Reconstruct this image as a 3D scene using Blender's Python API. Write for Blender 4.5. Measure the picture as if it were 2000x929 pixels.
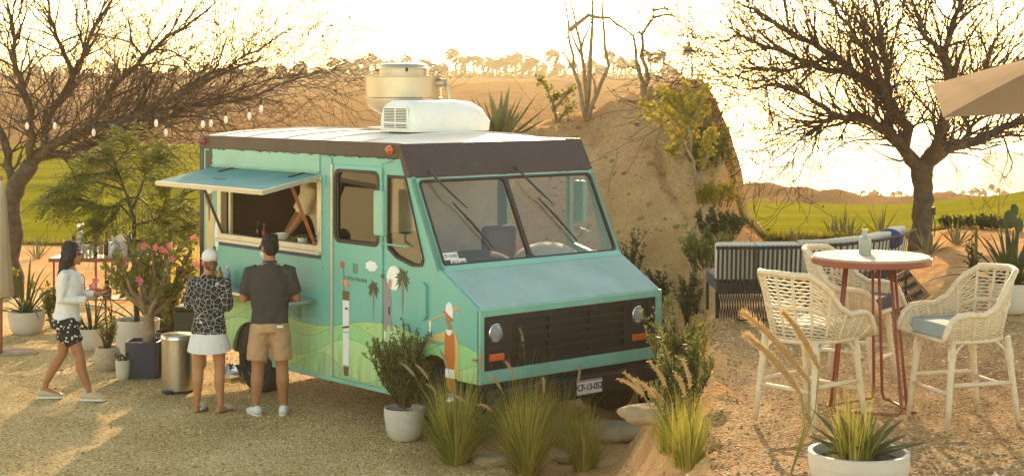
import bpy, bmesh, math, random
from mathutils import Vector, Matrix, noise, geometry
for o in list(bpy.data.objects): bpy.data.objects.remove(o)
R = math.radians; sin, cos, pi = math.sin, math.cos, math.pi
scene = bpy.context.scene
COL = scene.collection
# ---------------------------------------------------------------- camera
F, HOR, CZ = 3150.0, 175.0, 3.2          # focal length in photo pixels, horizon row, eye height
cam = bpy.data.cameras.new('camera'); camo = bpy.data.objects.new('camera', cam); COL.objects.link(camo)
cam.sensor_width = 36; cam.lens = 36*F/2000; cam.shift_y = -(464.5-HOR)/2000
cam.clip_end = 6000; cam.clip_start = .1
camo.location = (0, 0, CZ); camo.rotation_euler = (R(90), 0, 0)
scene.camera = camo
# ---------------------------------------------------------------- sky, sun, exposure
SUN_AZ, SUN_EL = 5.0, 19.0             # degrees from +Y (negative = left), elevation
w = bpy.data.worlds.new('World'); scene.world = w; w.use_nodes = True
nt = w.node_tree; bg = nt.nodes['Background']
sky = nt.nodes.new('ShaderNodeTexSky'); sky.sky_type = 'NISHITA'; sky.sun_disc = False
sky.sun_elevation = R(SUN_EL); sky.sun_rotation = R(SUN_AZ); sky.air_density = 1.0; sky.dust_density = 1.2; sky.ozone_density = 1.0
tcn = nt.nodes.new('ShaderNodeTexCoord'); sep = nt.nodes.new('ShaderNodeSeparateXYZ'); cmb = nt.nodes.new('ShaderNodeCombineXYZ')
mx = nt.nodes.new('ShaderNodeMath'); mx.operation = 'MAXIMUM'; mx.inputs[1].default_value = .02
nt.links.new(tcn.outputs['Generated'], sep.inputs[0]); nt.links.new(sep.outputs[2], mx.inputs[0])
nt.links.new(sep.outputs[0], cmb.inputs[0]); nt.links.new(sep.outputs[1], cmb.inputs[1]); nt.links.new(mx.outputs[0], cmb.inputs[2])
nt.links.new(cmb.outputs[0], sky.inputs[0]); tint = nt.nodes.new('ShaderNodeVectorMath'); tint.operation = 'MULTIPLY'; tint.inputs[1].default_value = (1.0, .86, .64)   # golden hour
nt.links.new(sky.outputs[0], tint.inputs[0]); nt.links.new(tint.outputs[0], bg.inputs[0]); bg.inputs[1].default_value = .15
sl = bpy.data.lights.new('sun', 'SUN'); sl.energy = 2.5; sl.angle = R(.6); sl.color = (1, .70, .38)
sun = bpy.data.objects.new('sun', sl); COL.objects.link(sun)
sdir = Vector((sin(R(SUN_AZ))*cos(R(SUN_EL)), cos(R(SUN_AZ))*cos(R(SUN_EL)), sin(R(SUN_EL))))
sun.rotation_euler = sdir.to_track_quat('Z', 'Y').to_euler(); sun.location = sdir*50
vs = scene.view_settings; vs.view_transform = 'Standard'; vs.look = 'None'; vs.exposure = 1.88; vs.gamma = 1
scene.render.engine = 'CYCLES'; cy = scene.cycles
cy.use_denoising = True; cy.max_bounces = 8; cy.transparent_max_bounces = 12; cy.volume_bounces = 0
cy.diffuse_bounces = 3; cy.glossy_bounces = 3; cy.transmission_bounces = 6; cy.caustics_reflective = False; cy.caustics_refractive = False
cy.sample_clamp_indirect = 6
# ---------------------------------------------------------------- helpers
def srgb(r, g, b):
    f = lambda c: (c/255/12.92) if c/255 <= .04045 else ((c/255+.055)/1.055)**2.4
    return (f(r), f(g), f(b), 1)
MATS = {}
def mat(name, col, rough=.6, metal=0, var=.12, scale=6, bump=0, bscale=40, col2=None, trans=0, spec=.5, coat=0, vec=None, tl=0, detail=5, alpha=1):
    if name in MATS: return MATS[name]
    m = bpy.data.materials.new(name); m.use_nodes = True; nt = m.node_tree; b = nt.nodes['Principled BSDF']; L = nt.links.new
    if len(col) == 3: col = (*col, 1)
    tc = nt.nodes.new('ShaderNodeTexCoord')
    ns = nt.nodes.new('ShaderNodeTexNoise'); ns.inputs['Scale'].default_value = scale; ns.inputs['Detail'].default_value = detail
    L(tc.outputs['Object'], ns.inputs['Vector'])
    rp = nt.nodes.new('ShaderNodeValToRGB'); rp.color_ramp.elements[0].position = .3; rp.color_ramp.elements[1].position = .7
    c2 = col2 or tuple(min(1, c*(1+var)) for c in col[:3])+(1,)
    c1 = col if col2 else tuple(c*(1-var) for c in col[:3])+(1,)
    if len(c2) == 3: c2 = (*c2, 1)
    rp.color_ramp.elements[0].color = c1; rp.color_ramp.elements[1].color = c2
    L(ns.outputs['Fac'], rp.inputs[0]); L(rp.outputs[0], b.inputs['Base Color'])
    b.inputs['Roughness'].default_value = rough; b.inputs['Metallic'].default_value = metal
    b.inputs['Specular IOR Level'].default_value = spec; b.inputs['Coat Weight'].default_value = coat
    b.inputs['Transmission Weight'].default_value = trans; b.inputs['Alpha'].default_value = alpha
    if bump:
        n2 = nt.nodes.new('ShaderNodeTexNoise'); n2.inputs['Scale'].default_value = bscale; n2.inputs['Detail'].default_value = 6
        L(tc.outputs['Object'], n2.inputs['Vector'])
        bp = nt.nodes.new('ShaderNodeBump'); bp.inputs['Strength'].default_value = bump; bp.inputs['Distance'].default_value = .02
        L(n2.outputs['Fac'], bp.inputs['Height']); L(bp.outputs[0], b.inputs['Normal'])
    if tl:                                # thin, light shines through
        t = nt.nodes.new('ShaderNodeBsdfTranslucent'); L(rp.outputs[0], t.inputs['Color'])
        mxs = nt.nodes.new('ShaderNodeMixShader'); mxs.inputs[0].default_value = tl
        out = nt.nodes['Material Output']; L(b.outputs[0], mxs.inputs[1]); L(t.outputs[0], mxs.inputs[2]); L(mxs.outputs[0], out.inputs['Surface'])
    MATS[name] = m
    return m
class MB:
    """collects vertices and faces of one mesh"""
    def __init__(s): s.v = []; s.f = []; s.m = []; s.cur = 0
    def add(s, vs, fs, M=None):
        o = len(s.v)
        s.v += [tuple(M @ Vector(p)) for p in vs] if M else [tuple(p) for p in vs]
        s.f += [tuple(i+o for i in f) for f in fs]; s.m += [s.cur]*len(fs)
        return s
    def box(s, lo, hi, M=None):
        (a, b, c), (d, e, f) = lo, hi
        return s.add([(a,b,c),(d,b,c),(d,e,c),(a,e,c),(a,b,f),(d,b,f),(d,e,f),(a,e,f)],
                     [(0,3,2,1),(4,5,6,7),(0,1,5,4),(1,2,6,5),(2,3,7,6),(3,0,4,7)], M)
    def tube(s, pts, rad, n=8, cap=True, M=None, flat=1, up=None):
        """tube along pts; rad scalar or list (or (rx,ry) pairs)"""
        P = [Vector(p) for p in pts]; k = len(P)
        if not isinstance(rad, (list, tuple)): rad = [rad]*k
        vs = []; prev = None
        for i in range(k):
            t = (P[min(i+1, k-1)]-P[max(i-1, 0)])
            if t.length < 1e-9: t = Vector((0, 0, 1))
            t.normalize()
            if prev is None:
                a = Vector(up) if up else (Vector((0, 0, 1)) if abs(t.z) < .9 else Vector((1, 0, 0)))
                e1 = (a-t*a.dot(t)).normalized()
            else:
                e1 = prev-t*prev.dot(t)
                e1 = e1.normalized() if e1.length > 1e-6 else t.orthogonal().normalized()
            prev = e1; e2 = t.cross(e1)
            r = rad[i]; rx, ry = r if isinstance(r, (list, tuple)) else (r, r*flat)
            for j in range(n):
                q = 2*pi*j/n
                vs.append(P[i]+e1*(cos(q)*ry)+e2*(sin(q)*rx))
        fs = [(i*n+j, i*n+(j+1) % n, (i+1)*n+(j+1) % n, (i+1)*n+j) for i in range(k-1) for j in range(n)]
        if cap: fs += [tuple(range(n-1, -1, -1)), tuple((k-1)*n+j for j in range(n))]
        return s.add(vs, fs, M)
    def lathe(s, prof, n=24, M=None, sx=1, sy=1):
        """prof: list of (radius, z); closes at r==0"""
        vs = []; k = len(prof)
        for r, z in prof:
            for j in range(n): vs.append((r*cos(2*pi*j/n)*sx, r*sin(2*pi*j/n)*sy, z))
        fs = [(i*n+j, i*n+(j+1) % n, (i+1)*n+(j+1) % n, (i+1)*n+j) for i in range(k-1) for j in range(n)]
        return s.add(vs, fs, M)
    def ball(s, c, r, n=10, m=7, M=None):
        rx, ry, rz = r if isinstance(r, (list, tuple)) else (r, r, r)
        vs = []; 
        for i in range(m+1):
            a = pi*i/m
            for j in range(n): vs.append((c[0]+rx*sin(a)*cos(2*pi*j/n), c[1]+ry*sin(a)*sin(2*pi*j/n), c[2]+rz*cos(a)))
        fs = [(i*n+j, (i+1)*n+j, (i+1)*n+(j+1) % n, i*n+(j+1) % n) for i in range(m) for j in range(n)]
        return s.add(vs, fs, M)
    def plate(s, loops, fn, t0, t1):
        """flat polygon with holes; fn(a,b,t)->xyz; extruded from t0 to t1"""
        tri = geometry.tessellate_polygon([[Vector((a, b, 0)) for a, b in l] for l in loops])
        flat = [p for l in loops for p in l]; n = len(flat)
        vs = [fn(a, b, t0) for a, b in flat]+[fn(a, b, t1) for a, b in flat]
        fs = [tuple(t) for t in tri]+[tuple(i+n for i in reversed(t)) for t in tri]
        o = 0
        for l in loops:
            k = len(l)
            fs += [(o+i, o+(i+1) % k, n+o+(i+1) % k, n+o+i) for i in range(k)]; o += k
        return s.add(vs, fs)
    def build(s, name, mats, parent=None, smooth=False, loc=None, bevel=0, fix=True, kind=None, label=None, cat=None, group=None):
        me = bpy.data.meshes.new(name); me.from_pydata(s.v, [], s.f); 
        for m in (mats if isinstance(mats, (list, tuple)) else [mats]): me.materials.append(m)
        if len(me.materials) > 1: me.polygons.foreach_set('material_index', s.m)
        if fix:
            bm = bmesh.new(); bm.from_mesh(me); bmesh.ops.remove_doubles(bm, verts=bm.verts, dist=1e-5)
            bmesh.ops.recalc_face_normals(bm, faces=bm.faces); bm.to_mesh(me); bm.free()
        if smooth:
            me.polygons.foreach_set('use_smooth', [True]*len(me.polygons))
            if smooth != True: me.set_sharp_from_angle(angle=R(smooth))
        me.update()
        o = bpy.data.objects.new(name, me); COL.objects.link(o)
        if parent: o.parent = parent
        if loc: o.location = loc
        if bevel:
            b = o.modifiers.new('bevel', 'BEVEL'); b.width = bevel; b.segments = 2; b.limit_method = 'ANGLE'; b.angle_limit = R(35)
        tag(o, label, cat, group, kind)
        return o
def tag(o, label=None, cat=None, group=None, kind=None):
    if label: o['label'] = label
    if cat: o['category'] = cat
    if group: o['group'] = group
    if kind: o['kind'] = kind
    return o
def thing(name, label, cat, loc=(0, 0, 0), rz=0, group=None, sc=1):
    o = bpy.data.objects.new(name, None); COL.objects.link(o); o.empty_display_size = .1
    o.location = loc; o.rotation_euler = (0, 0, rz); o.scale = (sc, sc, sc)
    return tag(o, label, cat, group)
def copy_tree(o, parent=None):
    c = o.copy(); COL.objects.link(c)
    if parent: c.parent = parent
    for ch in o.children: copy_tree(ch, c)
    return c
def smooth01(a, b, x):
    if a == b: return float(x >= a)
    t = min(1, max(0, (x-a)/(b-a))); return t*t*(3-2*t)
def lerp(a, b, t): return a+(b-a)*t
def interp(x, xs, ys):
    if x <= xs[0]: return ys[0]
    for i in range(1, len(xs)):
        if x <= xs[i]: return lerp(ys[i-1], ys[i], (x-xs[i-1])/(xs[i]-xs[i-1]))
    return ys[-1]
def at(px, py, Y):                        # where something seen at a photo pixel stands if it is Y metres off
    return Vector(((px-1000)/F*Y, Y, CZ-(py-HOR)/F*Y))
def rr(lo, hi, rad, n=4):
    """rounded rectangle loop"""
    (a, b), (c, d) = lo, hi; out = []
    for cx, cy_, q in ((c-rad, d-rad, 0), (a+rad, d-rad, 90), (a+rad, b+rad, 180), (c-rad, b+rad, 270)):
        for i in range(n+1): out.append((cx+rad*cos(R(q+90*i/n)), cy_+rad*sin(R(q+90*i/n))))
    return out
# ---------------------------------------------------------------- terrain
TZ = 1.11                                 # height of the raised terrace on the right
def nz(x, y, s, seed=0): return noise.noise(Vector((x*s, y*s, seed*7.3)))
def fbm(x, y, s, o=3, seed=0): return sum(nz(x, y, s*2**i, seed+i)/2**i for i in range(o))
LY = [0, 34, 87, 96, 115, 150, 180, 225, 260, 310, 380, 430, 470, 520, 640, 760]
LZ = [0, 0, 0, .45, 1.0, 1.6, 1.7, 2.6, 2.8, 3.6, 4.8, 5.9, 5.9, 1, -30, -52]
RY = [0, 21, 22.4, 30, 45, 60, 70, 76, 84, 95, 104, 114, 130, 140, 160, 560, 600, 640, 720, 760]
RZ = [TZ, TZ, 1.1, .62, -.35, -1.35, -1.86, -2.7, -4.4, -4.0, -3.85, -5.6, -5.6, -7.0, -9.0, -36.0, -36.4, -40, -50, -52]
def crest(r): return interp(r, [-.03, .0, .02, .044, .065, .081, .10, .118], [2.0, 2.55, 2.62, 2.74, 2.92, 3.08, 3.16, 3.2])
def mound_k(x, y):
    if not 15 < y < 34: return 0
    e = x/y+.009*fbm(x, y*1.3, .9, 3, 12)+.004*fbm(x, y, 3.1, 2, 13); return smooth01(-.055, .0, x/y)*(.55*smooth01(.158, .112, e)+.45*smooth01(.141, .121, e))
def height(x, y):
    r = x/max(y, 1); yy = max(y, 5)
    wN = smooth01(interp(yy, [9, 13.5, 15.6], [.02, .055, .083]), .127, r+.012*nz(x, y, .9, 53)+.005*nz(x, y, 3, 54)); wF = smooth01(.116, .134, r)
    wr = lerp(wN, wF, smooth01(16, 21, yy))
    zl = interp(yy, LY, LZ)
    if 36 < yy < 90: zl += .5*smooth01(36, 60, yy)*smooth01(88, 70, yy)*(fbm(x, y, .035, 2, 3)+.35*smooth01(-.20, -.30, r))
    if yy > 90:
        a = smooth01(88, 200, yy)*smooth01(640, 480, yy)
        zl += a*(2.1*fbm(x, y*.55, .024, 3, 1)*smooth01(400, 300, yy)+.5*fbm(x, y, .03, 2, 1)+.9*(1-abs(nz(x, y, .045, 9))*2))*(.4+.6*smooth01(100, 260, yy))
        zl += .35*smooth01(90, 110, yy)*fbm(x, y, .12, 2, 5)*smooth01(640, 480, yy)
    zr = interp(yy, RY, RZ)
    if yy > 22: zr += smooth01(22, 50, yy)*smooth01(110, 72, yy)*(r-.215)*interp(r, [.1, .215, .26, .32, .6], [0, 0, 4.5, 6.2, 8])
    if 22 < yy < 75: zr += .22*smooth01(22, 32, yy)*fbm(x, y, .06, 2, 4)+.10*smooth01(.19, .13, r)*smooth01(60, 70, yy)
    if 84 < yy < 160: zr += smooth01(84, 95, yy)*smooth01(158, 135, yy)*(1.1*fbm(x, y*.6, .07, 4, 2)+.9*(.6-abs(nz(x+9, y, .11, 6))*2)+.2*smooth01(.235, .13, r))
    if 150 < yy: zr += .6*fbm(x, y, .03, 2, 6)*smooth01(640, 560, yy)
    z = lerp(zl, zr, wr)
    # planting bed that heaps up beyond the terrace on the right
    bed = smooth01(.24, .29, r)*smooth01(13.5, 20, yy)*smooth01(29, 22, yy)
    z += bed*.22+.05*bed*fbm(x, y, .9, 3, 7)
    # sand mound behind the truck
    if 15 < yy < 34:
        y0 = interp(r, [-.1, .05, .09, .14], [17.0, 16.6, 15.6, 15.2])
        prof = (.65*smooth01(y0-.5, 22.5, yy)+.35*min(1, max(0, (yy-y0)/(22-y0))))*smooth01(33, 23, yy)
        k = mound_k(x, yy)
        top = crest(r)
        m = prof*k
        z = lerp(z, max(z, top), m)
        if m > .02: z += m*k*(.13*fbm(x, y, .8, 4, 8)+.07*(1-2*abs(nz(x, y*1.5, 1.6, 3)))+.06*(.5-abs(nz(x*1.2, y, 3.2, 5)))+.04*fbm(x, y, 4, 3, 4)-.16*smooth01(.22, .0, abs(nz(x, y*.20, 2.0, 15)+.25*nz(x, y, 1.2, 16)))*smooth01(1, .6, prof)+.02*(.5-abs(nz(x, y, 8, 17))))
    if yy < 30 and z < 2: z += .022*fbm(x, y, 1.1, 3, 21)+.008*fbm(x, y, 5, 2, 22)
    if 5 < yy < 22:   # sandy bank between yard and terrace
        b = smooth01(.0, .05, r)*smooth01(.15, .122, r)
        z += b*(.12*fbm(x, y, 1.3, 3, 2)+.05*(.5-abs(nz(x, y, 3.5, 31)))+.03*fbm(x, y, 6, 3, 32))
    return z
def lawn_near_left(x): return 33.5+.9*sin(x*.35)+.5*sin(x*.9+1)
def zone(x, y):
    r = x/max(y, 1)
    j = .12*nz(x, y, 1.7, 1)
    if r > .0 and mound_k(x, max(y, 1)) > .02: return 'sand'
    if r < .118 and not (y < 15.5 and r > .127+.022*nz(x, y, 1.1, 51)+.012*nz(x, y, 4.5, 52)):
        if y > 89: return 'dune'
        if y > lawn_near_left(x): return 'lawn'
        if y > 24.5+2*sin(x*.5) or (x > -.3+j*3+.5*nz(x, y, .9, 41)+.35*nz(x, y, 4, 42)+(y-13)*.02 and y < 16.5) or y < 16.5 and x > .5 or (y > 16 and x > .2): return 'sand'
        return 'gravel'
    if y > 78: return 'dune'
    ln = interp(r, [.1, .24, .27, .30, .33, .6], [22.4, 22.6, 25.5, 27, 27.5, 28])+.25*sin(x*1.3)
    if y > ln: return 'lawn'
    if r < .127+.022*nz(x, y, 1.1, 51)+.012*nz(x, y, 4.5, 52) and y < 21: return 'sand'
    gy = interp(r, [.12, .20, .245, .27, .30, .34, .6], [18.5, 18.2, 16.2, 14.6, 14.8, 14.2, 14])+.35*sin(x*2.1)+j
    return 'gravel2' if y < gy else 'sand'
def sand_mat(name, c1, c2, bump=.6, sc=(1.2, 9, 60), stretch=None):
    m = bpy.data.materials.new(name); m.use_nodes = True; nt = m.node_tree; b = nt.nodes['Principled BSDF']; L = nt.links.new
    tc = nt.nodes.new('ShaderNodeTexCoord'); h = None
    n1 = nt.nodes.new('ShaderNodeTexNoise'); n1.inputs['Scale'].default_value = sc[0]; n1.inputs['Detail'].default_value = 8; n1.inputs['Roughness'].default_value = .65
    n2 = nt.nodes.new('ShaderNodeTexNoise'); n2.inputs['Scale'].default_value = sc[1]; n2.inputs['Detail'].default_value = 8
    n3 = nt.nodes.new('ShaderNodeTexNoise'); n3.inputs['Scale'].default_value = sc[2]; n3.inputs['Detail'].default_value = 4
    for n in (n1, n2, n3): L(tc.outputs['Object'], n.inputs['Vector'])
    if stretch:
        mp = nt.nodes.new('ShaderNodeMapping'); mp.inputs['Scale'].default_value = stretch; L(tc.outputs['Object'], mp.inputs[0]); L(mp.outputs[0], n1.inputs['Vector'])
    rp = nt.nodes.new('ShaderNodeValToRGB'); rp.color_ramp.elements[0].position = .38; rp.color_ramp.elements[1].position = .62
    rp.color_ramp.elements[0].color = c1; rp.color_ramp.elements[1].color = c2
    mx = nt.nodes.new('ShaderNodeMath'); mx.operation = 'MULTIPLY_ADD'; mx.inputs[1].default_value = .55
    ml = nt.nodes.new('ShaderNodeMath'); ml.operation = 'MULTIPLY'; ml.inputs[1].default_value = .45
    L(n3.outputs[0], ml.inputs[0]); L(n1.outputs[0], mx.inputs[0]); L(ml.outputs[0], mx.inputs[2]); L(mx.outputs[0], rp.inputs[0])
    L(rp.outputs[0], b.inputs['Base Color']); b.inputs['Roughness'].default_value = .95; b.inputs['Specular IOR Level'].default_value = .0
    ad = nt.nodes.new('ShaderNodeMath'); ad.operation = 'MULTIPLY_ADD'; ad.inputs[1].default_value = .25
    L(n3.outputs[0], ad.inputs[0]); L(n2.outputs[0], ad.inputs[2])
    bp = nt.nodes.new('ShaderNodeBump'); bp.inputs['Strength'].default_value = bump; bp.inputs['Distance'].default_value = .12
    L(ad.outputs[0], bp.inputs['Height']); L(bp.outputs[0], b.inputs['Normal'])
    return m
def gravel_mat(name, cols, scale=58):
    m = bpy.data.materials.new(name); m.use_nodes = True; nt = m.node_tree; b = nt.nodes['Principled BSDF']; L = nt.links.new
    tc = nt.nodes.new('ShaderNodeTexCoord')
    v = nt.nodes.new('ShaderNodeTexVoronoi'); v.inputs['Scale'].default_value = scale; v.inputs['Randomness'].default_value = 1
    L(tc.outputs['Object'], v.inputs['Vector'])
    sp = nt.nodes.new('ShaderNodeSeparateColor'); L(v.outputs['Color'], sp.inputs[0])
    rp = nt.nodes.new('ShaderNodeValToRGB'); e = rp.color_ramp.elements
    e[0].color = cols[0]; e[0].position = 0; e[1].color = cols[-1]; e[1].position = 1
    for i, c in enumerate(cols[1:-1]): x = e.new((i+1)/(len(cols)-1)); x.color = c
    n = nt.nodes.new('ShaderNodeTexNoise'); n.inputs['Scale'].default_value = .7; n.inputs['Detail'].default_value = 6; L(tc.outputs['Object'], n.inputs['Vector'])
    mx = nt.nodes.new('ShaderNodeMath'); mx.operation = 'MULTIPLY_ADD'; mx.inputs[1].default_value = .7
    ml = nt.nodes.new('ShaderNodeMath'); ml.operation = 'MULTIPLY_ADD'; ml.inputs[1].default_value = .8; ml.inputs[2].default_value = -.25
    L(n.outputs[0], ml.inputs[0]); L(sp.outputs[0], mx.inputs[0]); L(ml.outputs[0], mx.inputs[2]); L(mx.outputs[0], rp.inputs[0])
    L(rp.outputs[0], b.inputs['Base Color']); b.inputs['Roughness'].default_value = .9; b.inputs['Specular IOR Level'].default_value = .2
    iv = nt.nodes.new('ShaderNodeMath'); iv.operation = 'MULTIPLY'; iv.inputs[1].default_value = -1; L(v.outputs['Distance'], iv.inputs[0])
    bp = nt.nodes.new('ShaderNodeBump'); bp.inputs['Strength'].default_value = .9; bp.inputs['Distance'].default_value = .03
    L(iv.outputs[0], bp.inputs['Height']); L(bp.outputs[0], b.inputs['Normal'])
    return m
SAND = sand_mat('sand', srgb(192, 144, 94), srgb(230, 184, 130), .9, (1.2, 14, 60))
DUNE = sand_mat('dune_sand', srgb(108, 80, 50), srgb(144, 110, 72), .8, (.25, .9, 8))
GRAVEL = gravel_mat('gravel', [srgb(134, 104, 58), srgb(194, 158, 100), srgb(228, 194, 130), srgb(246, 224, 172)])
GRAVEL2 = gravel_mat('terrace_gravel', [srgb(94, 68, 38), srgb(152, 116, 72), srgb(190, 150, 98), srgb(218, 184, 130)])
LAWN = sand_mat('lawn_grass', srgb(96, 100, 14), srgb(152, 146, 30), .9, (.22, 25, 120), (.25, 1.6, 1))
def build_terrain():
    rs = []; r = -.62
    while r < .62:
        rs.append(r); d = .0022 if -.34 < r < .34 else .012
        if .105 < r < .135: d = .0012
        r += d
    ys = []; y = 4.0
    while y < 760: ys.append(y); y *= (1.0042 if 15 < y < 24 else 1.0075 if 8 < y < 36 else 1.014)
    n = len(rs); V = {}
    pts = [(q*max(yy, 9) if yy < 9 else q*yy, yy) for yy in ys for q in rs]
    zz = [height(a, b) for a, b in pts]
    zones = {}
    for i in range(len(ys)-1):
        for j in range(n-1):
            a = i*n+j; cx = (pts[a][0]+pts[a+n+1][0])/2; cyy = (pts[a][1]+pts[a+n+1][1])/2
            zones.setdefault(zone(cx, cyy), []).append((a, a+1, a+n+1, a+n))
    for zn, name, m, dz in (('sand', 'sand_ground', SAND, 0), ('gravel', 'gravel_yard', GRAVEL, 0), ('gravel2', 'gravel_terrace', GRAVEL2, 0), ('lawn', 'lawn', LAWN, .05), ('dune', 'sand_dunes', DUNE, 0)):
        mb = MB(); mp = {}; E = {}
        for f in zones[zn]:
            g = []
            for k in f:
                if k not in mp: mp[k] = len(mb.v); mb.v.append((pts[k][0], pts[k][1], zz[k]+dz))
                g.append(mp[k])
            mb.f.append(tuple(g)); mb.m.append(0)
            if dz:
                for k in range(4):
                    e = (g[k], g[(k+1) % 4])
                    if (e[1], e[0]) in E: del E[(e[1], e[0])]
                    else: E[e] = 1
        for a, b in E:
            o = len(mb.v); p, q = mb.v[a], mb.v[b]
            mb.v += [(p[0], p[1], p[2]-.12), (q[0], q[1], q[2]-.12)]; mb.f.append((b, a, o, o+1)); mb.m.append(0)
        mb.build(name, m, kind='structure', smooth=True, fix=False)
build_terrain()
def lawn_fringe():
    q = random.Random(5); mb = MB()
    for k in range(16000):
        if k % 2: Y = None; x = q.uniform(-11.5, 3.5); y = lawn_near_left(x)+abs(q.gauss(0, .25))-.05
        else: r = q.uniform(.12, .33); y = interp(r, [.1, .24, .27, .30, .33, .6], [22.4, 22.6, 25.5, 27, 27.5, 28]); y += .25*sin(r*y*1.3)+abs(q.gauss(0, .25))-.05; x = r*y
        z = height(x, y)+.02; h = q.uniform(.04, .13); a = q.uniform(0, 6.28); dx, dy = q.gauss(0, .03), q.gauss(0, .03); w_ = .007
        o = len(mb.v); mb.v += [(x-w_*cos(a), y-w_*sin(a), z), (x+w_*cos(a), y+w_*sin(a), z), (x+dx, y+dy, z+h)]; mb.f.append((o, o+1, o+2)); mb.m.append(q.randrange(2))
    mb.build('lawn_fringe', [mat('fringe_green', srgb(84, 100, 20), var=.2, tl=.4), mat('fringe_dry', srgb(170, 150, 70), var=.2, tl=.4)], kind='stuff', fix=False, label='ragged longer grass along the near edge of the lawn')
lawn_fringe()
sea = mat('sea', (.25, .33, .38), rough=.25, var=.1, scale=.02, bump=.3, bscale=.4)
mb = MB(); mb.add([(-690, 500, -46), (690, 500, -46), (690, 1480, -46), (-690, 1480, -46)], [(0, 1, 2, 3)]); mb.build('sea', sea, kind='structure')
# far hills across the water
def hills():
    mb = MB(); n = 120; rows = 8
    for j in range(rows+1):
        for i in range(n+1):
            r = .06+.36*i/n; d = 780+j*40; x = r*800*1.0*(d/800); 
            hgt = interp(r, [.06, .12, .16, .20, .235, .27, .30, .34, .42], [0, 2, 6, 5, 9, 10, 13, 16, 18])*(1+.25*fbm(r*40, 0, 1, 3))
            mb.v.append((x, d, -46.5+hgt*sin(pi*j/rows)*(1+.2*nz(i*.3, j*.7, 1, 2))))
    for j in range(rows):
        for i in range(n):
            a = j*(n+1)+i; mb.f.append((a, a+1, a+n+2, a+n+1)); mb.m.append(0)
    mb.build('hills', mat('hill_rock', (.2, .18, .16), var=.3, scale=.05), kind='structure', smooth=True)
hills()
# air
hz = bpy.data.materials.new('haze'); hz.use_nodes = True; nt = hz.node_tree
nt.nodes.remove(nt.nodes['Principled BSDF']); pv = nt.nodes.new('ShaderNodeVolumePrincipled')
pv.inputs['Color'].default_value = (.98, .84, .58, 1); pv.inputs['Density'].default_value = .00065; pv.inputs['Anisotropy'].default_value = .35
nt.links.new(pv.outputs[0], nt.nodes['Material Output'].inputs['Volume'])
mb = MB(); mb.box((-760, -60, -54), (760, 1500, 19)); mb.build('haze', hz, kind='stuff')
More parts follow.
